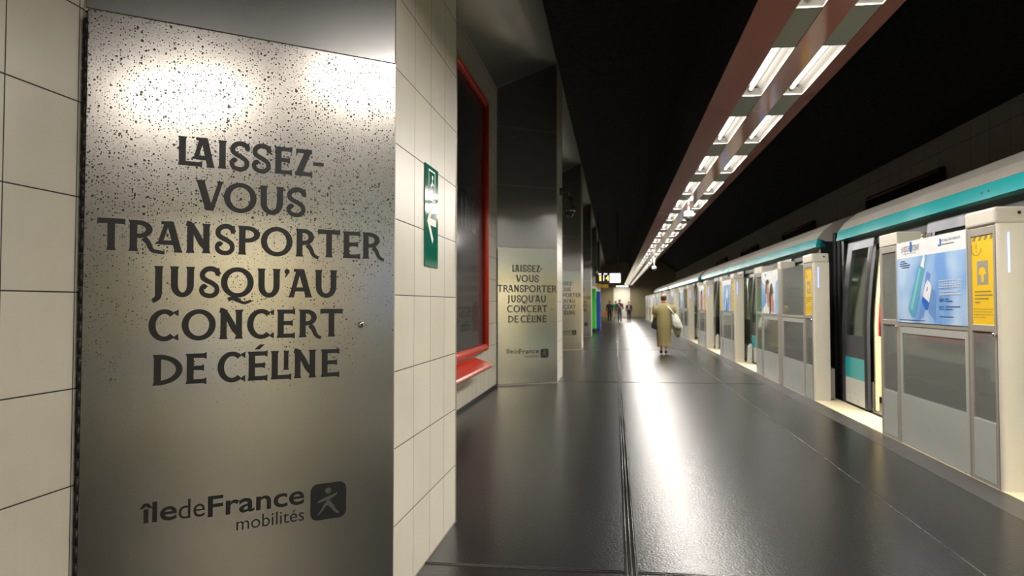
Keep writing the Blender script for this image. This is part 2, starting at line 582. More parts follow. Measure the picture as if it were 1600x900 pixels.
# ------------------------------------------------------------------ the slogan's flared lettering
def glyph(F, g, x0, x1, z0, z1, st=None, raised=False):
    W, Hh = x1 - x0, z1 - z0
    sw = st or Hh * 0.215
    sh = sw * 0.68
    fl = sw * 0.16
    def stem(xc, a=z0, b=z1, w=sw):
        h, e = w / 2, Hh * 0.11
        F.poly([(xc - h - fl, a), (xc + h + fl, a), (xc + h, a + e), (xc + h, b - e), (xc + h + fl, b), (xc - h - fl, b), (xc - h, b - e), (xc - h, a + e)])
    def bar(a, b, zc, h=sh, fr=0.0):
        k = h / 2
        F.poly([(a, zc - k), (b - h * 0.7, zc - k), (b, zc - k - fr), (b, zc + k + fr), (b - h * 0.7, zc + k), (a, zc + k)])
    def diag(xa, za, xb, zb, w):
        F.poly([(xa - w / 2, za), (xa + w / 2, za), (xb + w / 2, zb), (xb - w / 2, zb)])
    def crv(P, wid):
        pts = spline([(x0 + W * a, z0 + Hh * b) for a, b in P])
        F.stroke(pts, [wid[0] + (wid[1] - wid[0]) * i / (len(pts) - 1) for i in range(len(pts))])
    cx, cz = (x0 + x1) / 2, (z0 + z1) / 2
    l, r = x0 + sw / 2 + fl, x1 - sw / 2 - fl
    if g == 'L':
        stem(l); bar(l, x1, z0 + sh / 2, fr=fl * 1.2)
    elif g == 'I':
        stem(cx, w=min(sw, W - 2 * fl))
    elif g == 'T':
        stem(cx)
        k = sh / 2
        F.poly([(x0 + sh * .3, z1 - sh), (x1 - sh * .3, z1 - sh), (x1, z1 - sh - fl * 1.2), (x1, z1 + fl * .6), (x0, z1 + fl * .6), (x0, z1 - sh - fl * 1.2)])
    elif g in 'EÉ':
        stem(l); bar(l, x1, z1 - sh / 2, fr=fl * 1.2); bar(l, x1, z0 + sh / 2, fr=fl * 1.2); bar(l, x1 - W * 0.12, cz + Hh * .02, fr=fl)
        if g == 'É':
            diag(x0 + W * 0.45, z1 + Hh * 0.07, x0 + W * 0.72, z1 + Hh * 0.24, sw * 0.8)
    elif g == 'Z':
        bar(x0 + W * .05, x1 - W * .02, z1 - sh / 2); bar(x0, x1, z0 + sh / 2, fr=fl)
        diag(x0 + sw * .6, z0 + sh * .4, x1 - sw * .7, z1 - sh * .4, sw * 1.15)
        F.poly([(x0 + W * .05, z1 - sh), (x0 + W * .05 + sh * .5, z1 - sh), (x0 + W * .05, z1 - sh * 1.7)])
    elif g == '-':
        F.rect(x0 + W * .05, x1, z0 + Hh * 0.42, z0 + Hh * 0.56)
    elif g == 'O':
        F.arc(cx, cz, W / 2, Hh / 2 * 1.05, 0, 360, sw * .98, sh * 1.05, 40)
    elif g == 'Q':
        F.arc(cx, cz, W / 2, Hh / 2 * 1.05, 0, 360, sw * .98, sh * 1.05, 40)
        crv([(0.22, -0.10), (0.34, -0.05), (0.52, -0.13), (0.72, -0.20), (0.93, -0.12)], (sh * .9, sh * .6))
        crv([(0.40, 0.02), (0.44, -0.07), (0.60, -0.13)], (sh, sh))
    elif g == 'C':
        F.arc(cx + W * .02, cz, W / 2 * 1.04, Hh / 2 * 1.05, 48, 312, sw * .98, sh * 1.05, 36)
        for sg in (1, -1):
            zt = cz + sg * Hh * 0.44
            F.poly([(x1 - W * .17, zt), (x1 + W * .0, zt + sg * Hh * .07), (x1 - W * .01, zt - sg * Hh * .15), (x1 - W * .12, zt - sg * Hh * .09)])
    elif g == 'D':
        stem(l)
        F.arc(l, cz, x1 - l, Hh / 2, -90, 90, sw * .95, sh, 26)
    elif g == 'U':
        a, b = x0 + sw / 2 + fl, x1 - sw / 2 - fl
        ry = Hh * 0.40
        for q in (a, b):
            h = sw / 2
            F.poly([(q - h, z0 + ry - .0005), (q + h, z0 + ry - .0005), (q + h, z1 - Hh * .1), (q + h + fl, z1), (q - h - fl, z1), (q - h, z1 - Hh * .1)])
        F.arc((a + b) / 2, z0 + ry, (b - a) / 2 + sw / 2, ry * 1.05, 180, 360, sw, sh * 1.1, 24)
    elif g == 'J':
        q = x1 - sw / 2 - fl
        h = sw / 2
        F.poly([(q - h, z0 + Hh * .1), (q + h, z0 + Hh * .1), (q + h, z1 - Hh * .1), (q + h + fl, z1), (q - h - fl, z1), (q - h, z1 - Hh * .1)])
        pts = spline([(q, z0 + Hh * .12), (q - sw * .1, z0 - Hh * .02), (q - sw * .6, z0 - Hh * .12), (x0, z0 - Hh * .155)])
        F.stroke(pts, [sw - (sw * .45) * i / (len(pts) - 1) for i in range(len(pts))])
    elif g == 'V':
        diag(x0 + sw * .62, z1, cx - sw * .05, z0, sw * 1.15)
        diag(x1 - sw * .45, z1, cx + sw * .18, z0, sw * .72)
        F.rect(x0, x0 + sw * 1.3, z1 - sh * .3, z1 + sh * .12); F.rect(x1 - sw, x1, z1 - sh * .3, z1 + sh * .12)
    elif g == 'N':
        stem(l, w=sw * .95); stem(r, w=sw * .95)
        crv([(0.02, 0.99), (0.2, 0.93), (0.42, 0.66), (0.62, 0.36), (0.88, 0.14)], (sw * .8, sw * 1.0))
    elif g == 'A':
        ap = cx - W * .04
        if raised:
            zb = z0 + Hh * 0.27
            diag(x0 + sw * .6, zb, ap - sw * .1, z1, sw * .72)
            F.poly([(x0 - fl, zb - sh * .1), (x0 + sw * 1.25, zb - sh * .1), (x0 + sw * 1.0, zb + sh * .45), (x0 + sw * .2, zb + sh * .45)])
            bar(x0 + sw * .6, x1 - sw * .7, zb + Hh * .04, sh)
        else:
            diag(x0 + sw * .5, z0, ap - sw * .1, z1, sw * .8)
            bar(x0 + sw * .7, x1 - sw * .7, z0 + Hh * 0.28, sh)
            F.rect(x0, x0 + sw * .95, z0 - sh * .05, z0 + sh * .3)
        diag(x1 - sw * .55, z0, ap + sw * .25, z1, sw * 1.05)
        F.rect(ap - sw * .95, ap + sw * .75, z1 - sh * .62, z1 + sh * .1)
        F.rect(x1 - sw * 1.2, x1, z0 - sh * .05, z0 + sh * .3)
    elif g in 'PR':
        stem(l)
        bw = x1 if g == 'P' else x0 + W * (0.80 if W < Hh else 0.66)
        zc = z1 - Hh * 0.29
        F.arc(l + (bw - l) * .25, zc, (bw - l) * .75, Hh * 0.29, -90, 90, sw * .95, sh, 22)
        bar(l, l + (bw - l) * .27, z1 - sh / 2); bar(l, l + (bw - l) * .27, zc - Hh * .29 + sh / 2)
        if g == 'R':
            e = (bw - x0) / W
            crv([(e * .62, 0.44), (e * .80, 0.30), (e * .92, 0.12), (min(1.0, e * 1.06), 0.02), (1.0, -0.03)], (sw * .85, sh * .75))
    elif g == 'S':
        crv([(0.93, 0.74), (0.84, 0.88), (0.62, 0.95), (0.36, 0.92), (0.18, 0.79), (0.20, 0.64), (0.40, 0.54), (0.64, 0.46), (0.84, 0.34), (0.86, 0.17), (0.68, 0.05), (0.42, 0.04), (0.20, 0.11), (0.13, 0.25), (0.24, 0.36), (0.36, 0.30)], (sw * .82, sw * .68))
        F.poly([(x0 + W * .86, z0 + Hh * .97), (x0 + W * .99, z0 + Hh * .99), (x0 + W * 1.0, z0 + Hh * .68), (x0 + W * .84, z0 + Hh * .72)])
    elif g == "'":
        F.disc(cx, z1 - Hh * .09, W * .48, Hh * .10)
        F.poly([(x1 - W * .02, z1 - Hh * .10), (x0 + W * .22, z1 - Hh * .31), (x0 + W * .10, z1 - Hh * .27), (cx - W * .05, z1 - Hh * .14)])

SLOGAN = [
 (1.927, 1.818, [('L', .313, .399), ('A!', .362, .444), ('I', .455, .489), ('S', .497, .573), ('S', .581, .656), ('E', .669, .740), ('Z', .752, .823), ('-', .823, .870)]),
 (1.766, 1.654, [('V', .379, .478), ('O', .479, .602), ('U', .613, .709), ('S', .717, .797)]),
 (1.603, 1.491, [('T', .053, .142), ('R', .153, .273), ('A!', .242, .334), ('N', .345, .434), ('S', .447, .522), ('P', .533, .617), ('O', .620, .745), ('R', .757, .852), ('T', .848, .943), ('E', .954, 1.031), ('R', 1.040, 1.138)]),
 (1.439, 1.327, [('J', .234, .271), ('U', .292, .380), ('S', .393, .468), ('Q', .472, .595), ('U', .608, .699), ("'", .713, .735), ('A', .730, .826), ('U', .837, .932)]),
 (1.278, 1.166, [('C', .223, .325), ('O', .335, .456), ('N', .468, .557), ('C', .571, .675), ('E', .685, .758), ('R', .773, .865), ('T', .861, .956)]),
 (1.115, 1.003, [('D', .239, .341), ('E', .351, .425), ('C', .464, .567), ('É', .575, .651), ('L', .663, .745), ('i', .712, .736), ('N', .754, .846), ('E', .865, .943)]),
]

def slogan(F, k=1.0, ox=0.0, oz=0.0):
    for zt, zb, gl in SLOGAN:
        for g, a, b in gl:
            a, b, t, bt = ox + a * k, ox + b * k, oz + zt * k, oz + zb * k
            if g == 'A!':
                glyph(F, 'A', a, b, bt, t, .0245 * k, True)
            elif g == 'i':
                glyph(F, 'I', a, b, bt + (t - bt) * .32, t, .018 * k)
            else:
                glyph(F, g, a, b, bt, t, .0245 * k)

def wordmark(F, k=1.0, ox=0.0, oz=0.0):
    X = lambda v: ox + v * k
    Z = lambda v: oz + v * k
    F.text('île', X(.203), Z(.513), .074 * k, .126 * k, 0.017)
    F.text('de', X(.334), Z(.509), .074 * k, .092 * k)
    F.text('France', X(.436), Z(.503), .078 * k, .366 * k, 0.017)
    F.text('mobilités', X(.540), Z(.436), .052 * k, .262 * k)

def emblem(F, k=1.0, ox=0.0, oz=0.0):
    F.rrect(ox + .827 * k, ox + .977 * k, oz + .426 * k, oz + .572 * k, .03 * k)

def walker(F, k=1.0, ox=0.0, oz=0.0):
    X = lambda v: ox + v * k
    Z = lambda v: oz + v * k
    F.disc(X(.900), Z(.541), .0125 * k)
    F.stroke([(X(a), Z(b)) for a, b in spline([(.856, .498), (.885, .507), (.912, .514), (.938, .527)])], [.004 * k + .010 * k * math.sin(PI * i / 24) for i in range(25)])
    F.stroke([(X(a), Z(b)) for a, b in spline([(.857, .446), (.872, .462), (.888, .484), (.902, .496)])], [.003 * k + .013 * k * i / 24 for i in range(25)])
    F.stroke([(X(a), Z(b)) for a, b in spline([(.898, .496), (.915, .478), (.930, .458), (.945, .446)])], [.020 * k - .012 * k * i / 24 for i in range(25)])

# ------------------------------------------------------------------ the setting
XW, XP = -1.86, -0.95            # left wall, pillar faces
XG, XE, XT = 2.65, 3.0, 6.0      # gate line, platform edge, wall across the track
YB, YE = -14.0, 78.0
struct(boxes('floor', 'floor', None, (XW - 0.1, XE, YB, YE, -0.3, 0.0)), 'dark glossy platform floor')
struct(boxes('trim_1', 'rubber_strip', None, (2.42, XG - 0.004, YB, YE - 3, 0.0, 0.0012)), 'worn grey strip along the foot of the gates')
bm = bmesh.new()
for a, b in ((0.043, 0.056), (0.064, 0.078), (0.086, 0.100)):
    tube(bm, [((a + b) / 2, YB, 0.001), ((a + b) / 2, YE - 2, 0.001)], (b - a) / 2 + .0035, 10)
struct(obj('trim_2', bm, 'joint', None, True), 'ribbed joint running along the platform floor')
bm = bmesh.new()
for y in (3.80, 12.95, 22.1, 31.2, 40.3, 49.4, 58.5):
    for d in (0.0, 0.022):
        tube(bm, [(XW + 0.05, y + d, -0.003), (2.40, y + d, -0.003)], 0.007, 6)
struct(obj('trim_3', bm, 'joint', None, True), 'joints running across the platform floor')
bm = bmesh.new()
tube(bm, [(1.75, YB, -0.003), (1.75, YE - 4, -0.003)], 0.006, 6)
struct(obj('trim_4', bm, 'joint', None, True), 'thin seam in the platform floor near the gates')
struct(boxes('trim_5', 'sill', None, (XG, XE, YB, YE - 8, 0.0, 0.006)), 'cream door sill strip along the platform edge')
struct(boxes('wall_left', 'tile_wall', None, (XW - 0.25, XW, YB, YE, 0, 4.76)), 'left wall of cream square tiles')
struct(boxes('baseboard_left', 'dark', None, (XW, XW + 0.012, YB, YE, 0, 0.045)))
struct(boxes('wall_right', 'tile_far', None, (XT, XT + 0.25, YB, YE, -1.3, 4.42)), 'dim grey tiled wall across the track')
struct(boxes('wall_back', 'bulkhead', None, (XW - 0.2, XT + 0.2, YB - 0.2, YB, -1.3, 5.8)))
struct(boxes('wall_front', 'bulkhead', None, (XW - 0.2, XT + 0.2, YE, YE + 0.2, -1.3, 5.8)), 'pale end wall of the platform')
bm = bmesh.new()
prism(bm, [(XP, YB, 5.32), (4.3, YB, 5.7), (XT + .25, YB, 4.42), (XT + .25, YB, 4.6), (4.4, YB, 5.9), (XP, YB, 5.9)], (0, YE - YB, 0))
struct(obj('ceiling', bm, 'black'), 'black ceiling above platform and track')
bm = bmesh.new()
prism(bm, [(XW - .2, YB, 4.64), (XW, YB, 4.76), (XP + .01, YB, 5.32), (XP + .01, YB, 5.5), (XW - .2, YB, 4.9)], (0, YE - YB, 0))
struct(obj('trim_6', bm, 'clad'), 'sloping grey metal soffit over the left bays')
struct(boxes('floor_track', 'ballast', None, (XE, XT, YB, YE, -1.35, -1.15)), 'dark track bed')
bm = bmesh.new()
for x in (3.65, 5.1):
    box(bm, x - .12, x + .12, YB, YE, -1.15, -0.98)
struct(obj('trim_7', bm, 'dark'), 'running rails of the track')

# pillars: cream tiled side, grey metal cladding above the slogan panel, steel slogan panel on the slanted face
def pillar(i, y0, y1, ptop, words, plabel):
    depth = 1.31
    bm = bmesh.new()
    e = 0.006
    prism(bm, [(XW, y0 + e, 0), (XP, y1 + e, 0), (XP, y1 + depth, 0), (XW, y1 + depth, 0)], (0, 0, 5.34))
    p = obj('pillar', bm, M['tile_pillar'] if i == 0 else pillar_mat(y1), None)
    struct(p, plabel)
    p['category'] = 'pillar'
    T = Vector((XP - XW, y1 - y0, 0))
    L = T.length
    T.normalize()
    Nn = Vector((T.y, -T.x, 0))
    # metal cladding in stacked sheets
    bm = bmesh.new()
    A = Vector((XW + .003, y0, 0))
    for za, zb in ((ptop + .008, ptop + 1.0), (ptop + 1.006, 4.14), (4.146, 4.70)):
        pts = [A + T * 0.006, A + T * (L - .004)]
        pts += [pts[1] - Nn * .012, pts[0] - Nn * .012]
        prism(bm, [(q.x, q.y, za) for q in pts], (0, 0, zb - za))
    pts = [A + T * 0.006 + Vector((0, 0, 4.70)), A + T * (L - .004) + Vector((0, 0, 4.70)), A + T * (L - .004) + Vector((0, 0, 5.30)), A + T * .006 + Vector((0, 0, 4.75))]
    prism(bm, pts, -Nn * .012)
    struct(obj('cladding', bm, 'clad', p))
    bm = bmesh.new()
    tube(bm, [(XP + .001, y1 + .002, 0), (XP + .001, y1 + .002, 5.3)], .004, 6)
    tube(bm, [(XP + .001, y1 + depth - .003, 0), (XP + .001, y1 + depth - .003, 5.3)], .005, 6)
    struct(obj('corner_bead', bm, 'alu', p))
    return T, Nn, L

def pillar_mat(y1):
    k = 'pt%.2f' % y1
    if k not in M:
        M[k] = tile_mat('cream_pillar_tiles', y1 + .012, 0.3262, 0.005, 0.3335, CREAM, (0.05, 0.042, 0.034, 1), 0.0042)
    return M[k]

PILLARS = [
 (2.46, 3.23, 2.345, 'nearest pillar, cream tiles on its side and grey metal above the panel', 'large speckled steel door panel with black slogan on the nearest pillar'),
 (12.03, 12.65, 2.205, 'second pillar, beyond the red bench', 'steel slogan panel on the second pillar, beside the red bench'),
 (21.2, 21.82, 2.205, 'third pillar, partly hidden behind the second', 'steel slogan panel on the third pillar, its left part hidden'),
 (30.1, 30.72, 2.205, 'fourth pillar, just before the green cabinet', 'steel slogan panel on the fourth pillar, before the green cabinet'),
 (39.2, 39.82, 2.205, 'fifth pillar, behind the green cabinet', None),
 (48.3, 48.92, 2.205, 'sixth pillar, far down the platform', None),
]
for i, (y0, y1, pt, pl, lab) in enumerate(PILLARS):
    T, Nn, L = pillar(i, y0, y1, pt, None, pl)
    if lab is None:
        continue
    th = .014
    O = Vector((XW, y0, 0)) + Nn * .003
    root = thing('steel_panel', lab, 'panel', (0, 0, 0), 0, 'slogan panels on the pillars')
    bm = bmesh.new()
    A, B = O + T * .012, O + T * (L - .004)
    prism(bm, [(q.x, q.y, .03) for q in (A, B, B + Nn * th, A + Nn * th)], (0, 0, pt - .03))
    plate = obj('plate', bm, 'steel' if i == 0 else 'steel_clean', root, bevel=.0025)
    bm = bmesh.new()
    for k in range(38):
        z = .05 + k * (pt - .08) / 38
        q = O + T * .006 + Nn * (th * .8)
        tube(bm, [(q.x, q.y, z), (q.x, q.y, z + (pt - .08) / 38 - .006)], .0055, 8)
    obj('piano_hinge', bm, 'dark', root, True)
    dx = (L - 1.192) / 2
    F = Flat(O + Nn * th, T, Nn); slogan(F, ox=dx); f = F.done('slogan_lettering', 'print', root); f['label'] = 'black printed slogan'
    F = Flat(O + Nn * th, T, Nn); wordmark(F, ox=dx); F.done('wordmark', 'print', root)
    F = Flat(O + Nn * th, T, Nn); emblem(F, ox=dx); em = F.done('emblem', 'print', root); em['label'] = 'black rounded square with striding figure'
    F = Flat(O + Nn * (th + .0006), T, Nn); walker(F, ox=dx); F.done('walking_figure', 'emblem', em)
    q = O + T * (1.036 + dx) + Nn * th
    bm = bmesh.new()
    lathe(bm, [(.010, 0), (.0135, .001), (.0135, .005), (.010, .009), (.006, .0095)], (0, 0, 0), 16)
    bmesh.ops.rotate(bm, verts=bm.verts, matrix=Vector((0, 0, 1)).rotation_difference(Nn).to_matrix())
    bmesh.ops.translate(bm, verts=bm.verts, vec=(q.x, q.y, 1.213))
    lk = obj('lock', bm, 'chrome', root, True)
    bm = bmesh.new()
    q2 = q + Nn * .0085
    c2 = Vector((q2.x, q2.y, 1.213))
    prism(bm, [c2 - T * .005 - Vector((0, 0, .005)), c2 + T * .005 - Vector((0, 0, .005)), c2 + T * .005 + Vector((0, 0, .005)), c2 - T * .005 + Vector((0, 0, .005))], Nn * .003)
    obj('keyhole', bm, 'dark', lk)

# green exit sign on the side of the nearest pillar
gs = thing('wall_sign', 'narrow green sign with white arrow on the nearest pillar', 'sign', (XP, 3.90, 1.49))
boxes('sign_plate', 'green_sign', gs, (0.0005, .006, -.145, .14, 0, .525), bevel=.002)
F = Flat((.006, -.145, 0), (0, 1, 0), (1, 0, 0))
# (s runs away from the viewer along the pillar: 0 near, .285 far)
F.stroke([(.235, .235), (.085, .235)], .036)
F.stroke([(.165, .335), (.065, .235), (.165, .135)], [.034, .046, .034])
F.rect(.07, .078, .345, .505); F.rect(.205, .213, .345, .505); F.rect(.07, .213, .345, .353); F.rect(.07, .213, .497, .505)
F.disc(.155, .468, .013)
F.stroke([(.150, .450), (.135, .410), (.160, .385), (.150, .362)], .016)
F.stroke([(.185, .430), (.150, .440), (.115, .420)], .010)
F.done('arrow_and_pictogram', 'white', gs)

# left wall posters with red frames
def framed_poster(y0, label, ghost=True):
    t = thing('framed_poster', label, 'poster', (XW, y0, .63), 0, 'large framed boards on the left wall')
    W, Hh = 4.3, 3.57
    bm = bmesh.new()
    r = .062
    pts = [(.05, 0 + r, r), (.05, W - r, r), (.05, W - r, Hh - r), (.05, r, Hh - r)]
    for a, b in zip(pts, pts[1:] + pts[:1]):
        tube(bm, [a, b], r * .8, 10)
    obj('frame', bm, 'red', t, True)
    boxes('back_rim', 'red', t, (.001, .03, .02, W - .02, .02, .10), (.001, .03, .02, W - .02, Hh - .10, Hh - .02), (.001, .03, .02, .10, .10, Hh - .10), (.001, .03, W - .10, W - .02, .10, Hh - .10))
    bd = boxes('board', 'slate', t, (.002, .022, .10, W - .10, .10, Hh - .10))
    if ghost:
        F = Flat((.022, 0, 0), (0, 1, 0), (1, 0, 0), .001)
        for g, a, b in (('D', .05, .42), ('E', .46, .74), ('C', .88, 1.28), ('É', 1.32, 1.60), ('L', 1.65, 1.95), ('I', 2.02, 2.10)):
            glyph(F, g, a + .3, b + .3, 1.60, 2.06, .10)
        for g, a, b in (('I', 2.62, 2.74), ('N', 2.86, 3.24), ('E', 3.30, 3.62)):
            glyph(F, g, a, b, 1.60, 2.06, .10)
        wordmark(F, 2.6, 1.22, -.80)
        emblem(F, 2.6, 1.22, -.80)
        F.done('dark_lettering', 'slate_ink', bd)
    return t
framed_poster(6.45, 'tall dark board in a red frame above the nearer red bench')
for y, lab in ((15.75, 'red-framed board in the bay behind the second pillar'), (24.9, 'red-framed board in the bay behind the third pillar')):
    framed_poster(y, lab, False)

def bench(y0, y1, label):
    t = thing('wall_bench', label, 'bench', (XW, y0, 0), 0, 'red benches on the left wall')
    L = y1 - y0
    bm = bmesh.new()
    # sloping slab with a rounded nose
    prof = [(.02, .555), (.02, .605), (.20, .545), (.255, .525), (.268, .508), (.262, .478), (.24, .468), (.10, .515)]
    prism(bm, [(x, 0, z) for x, z in prof], (0, L, 0))
    obj('seat', bm, 'seat', t, bevel=.012, seg=3)
    bm = bmesh.new()
    tube(bm, [(.266, .02, .507), (.266, L - .02, .507)], .006, 8)
    obj('trim_line', bm, 'seatline', t, True)
    n = 4
    for k in range(n):
        y = L * (.12 + .76 * k / (n - 1))
        bm = bmesh.new()
        prism(bm, [(.0, y - .03, .42), (.0, y - .03, .55), (.17, y - .03, .505), (.21, y - .03, .475), (.21, y - .03, .455), (.10, y - .03, .46)], (0, .06, 0))
        obj('bracket', bm, 'dark', t, bevel=.006)
    return t
bench(7.0, 9.95, 'glossy red bench on the wall below the dark board')
bench(16.1, 19.0, 'red bench hidden behind the second pillar')

# boards on the wall across the track
for k, y in enumerate((5.7, 14.85, 24.0, 33.1, 42.2)):
    lab = ('dim red-framed board above the train at the right edge', 'dim dark board in a red frame over the near train roof', 'second dim board along the track wall, over the train',
           'third dim board along the track wall, farther off', 'fourth dim board on the track wall, farthest away')[k]
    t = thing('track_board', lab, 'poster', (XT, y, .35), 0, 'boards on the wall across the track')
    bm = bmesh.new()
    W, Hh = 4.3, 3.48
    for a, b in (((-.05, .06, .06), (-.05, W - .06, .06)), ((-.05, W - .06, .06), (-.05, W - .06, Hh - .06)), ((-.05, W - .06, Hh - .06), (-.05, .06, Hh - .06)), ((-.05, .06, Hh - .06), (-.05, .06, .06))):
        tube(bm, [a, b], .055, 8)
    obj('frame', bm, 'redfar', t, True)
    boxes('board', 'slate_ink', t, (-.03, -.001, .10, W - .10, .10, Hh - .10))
    if k == 1:
        boxes('pasted_sheet', 'slate', t, (-.034, -.0301, .3, 2.3, .4, Hh - .55))

# ------------------------------------------------------------------ lighting canopy and its fluorescent lights
ZC = 3.05
PER, TL = 1.95, 1.24
Y0L = 5.39
K0, K1 = -3, 33
cy0, cy1 = Y0L + K0 * PER - .7, Y0L + K1 * PER + 2.5
can = thing('lighting_canopy', 'long rosy brown metal canopy carrying two rows of lights', 'canopy', (0, 0, 0))
LROW, RROW = (1.068, 1.226), (1.400, 1.558)
def sheet(pts, y0, y1):
    bm = bmesh.new()
    prism(bm, [(x, y0, z) for x, z in pts], (0, y1 - y0, 0))
    return bm
ZT = 3.16
edges = [cy0]
y = -14.0 + 1.05 + 4.9
while y < cy1:
    if y > cy0 + .5:
        edges.append(y)
    y += 3.05
edges.append(cy1)
for a, b in zip(edges, edges[1:]):
    obj('side_sheet', sheet([(LROW[0] - .003, ZC), (LROW[0] - .003, ZC + .02), (.872, ZC + .105), (.868, ZC + .09)], a, b - .007), 'canopy', can)
    obj('side_sheet', sheet([(RROW[1] + .003, ZC), (1.758, ZC + .09), (1.754, ZC + .105), (RROW[1] + .003, ZC + .02)], a, b - .007), 'canopy', can)
    obj('centre_sheet', sheet([(LROW[1] + .003, ZC), (RROW[0] - .003, ZC), (RROW[0] - .003, ZC + .02), (LROW[1] + .003, ZC + .02)], a, b - .007), 'canopy', can)
obj('top_cover', sheet([(.95, ZT - .02), (1.67, ZT - .02), (1.55, ZT + .12), (1.07, ZT + .12)], cy0 + .05, cy1 - .05), 'dark', can)
for k in range(K0, K1 + 1):
    ys = Y0L + k * PER
    for xa, xb in (LROW, RROW):
        boxes('cover_plate', 'blank', can, (xa, xb, ys + TL + .002, ys + PER - .002, ZC + .003, ZC + .015))
boxes('hanging_web', 'black', can, (1.27, 1.35, cy0 + .1, cy1 - .1, ZT + .10, 5.45))
ORD = ['first', 'second', 'third', 'fourth', 'fifth', 'sixth', 'seventh', 'eighth', 'ninth', 'tenth', 'eleventh', 'twelfth', 'thirteenth', 'fourteenth', 'fifteenth', 'sixteenth', 'seventeenth', 'eighteenth', 'nineteenth', 'twentieth']
TENS = {20: 'twenty', 30: 'thirty', 40: 'forty'}
def ordinal(n):
    if n <= 20:
        return ORD[n - 1]
    if n % 10 == 0:
        return {30: 'thirtieth', 40: 'fortieth'}[n]
    return TENS[n // 10 * 10] + '-' + ORD[n % 10 - 1]
def make_light():
    t = thing('fluorescent_light', '', 'light', (0, 0, 0), 0, 'fluorescent lights under the canopy')
    hw, D = .079, .082
    bm = bmesh.new()
    th = .003
    prism(bm, [(-hw, 0, 0), (-hw, 0, .045), (-hw * .6, 0, D), (hw * .6, 0, D), (hw, 0, .045), (hw, 0, 0), (hw - th, 0, 0), (hw - th, 0, .043), (hw * .57, 0, D - th), (-hw * .57, 0, D - th), (-hw + th, 0, .043), (-hw + th, 0, 0)], (0, TL, 0))
    box(bm, -hw + th, hw - th, 0, .004, 0.001, .07)
    box(bm, -hw + th, hw - th, TL - .004, TL, 0.001, .07)
    obj('reflector_tray', bm, 'tray', t)
    bm = bmesh.new()
    tube(bm, [(-.012, .05, .050), (-.012, TL - .05, .050)], .014, 8)
    obj('tube', bm, 'tube', t, True)
    area_lamp('lamp_light', (1.0, .945, .87), LAMP_W, .06, TL - .06, (-.010, TL / 2, .012), t)
    for y in (.004, TL - .004):
        bm = bmesh.new()
        s = 1 if y < .5 else -1
        tube(bm, [(-.012, y, .050), (-.012, y + s * .048, .050)], [.02, .018], 8)
        obj('lamp_holder', bm, 'blank', t)
    return t
proto = make_light()
first = True
for side, (xa, xb) in (('left', LROW), ('right', RROW)):
    for k in range(K0, K1 + 1):
        t = proto if first else copy_tree(proto)
        first = False
        t.location = ((xa + xb) / 2, Y0L + k * PER, ZC)
        if k >= -1:
            t['label'] = '%s fluorescent light from the front in the canopy\'s %s row' % (ordinal(k + 2), side)
        else:
            t['label'] = 'fluorescent light in the canopy\'s %s row, %s one back from the frame\'s edge' % (side, ordinal(-1 - k))

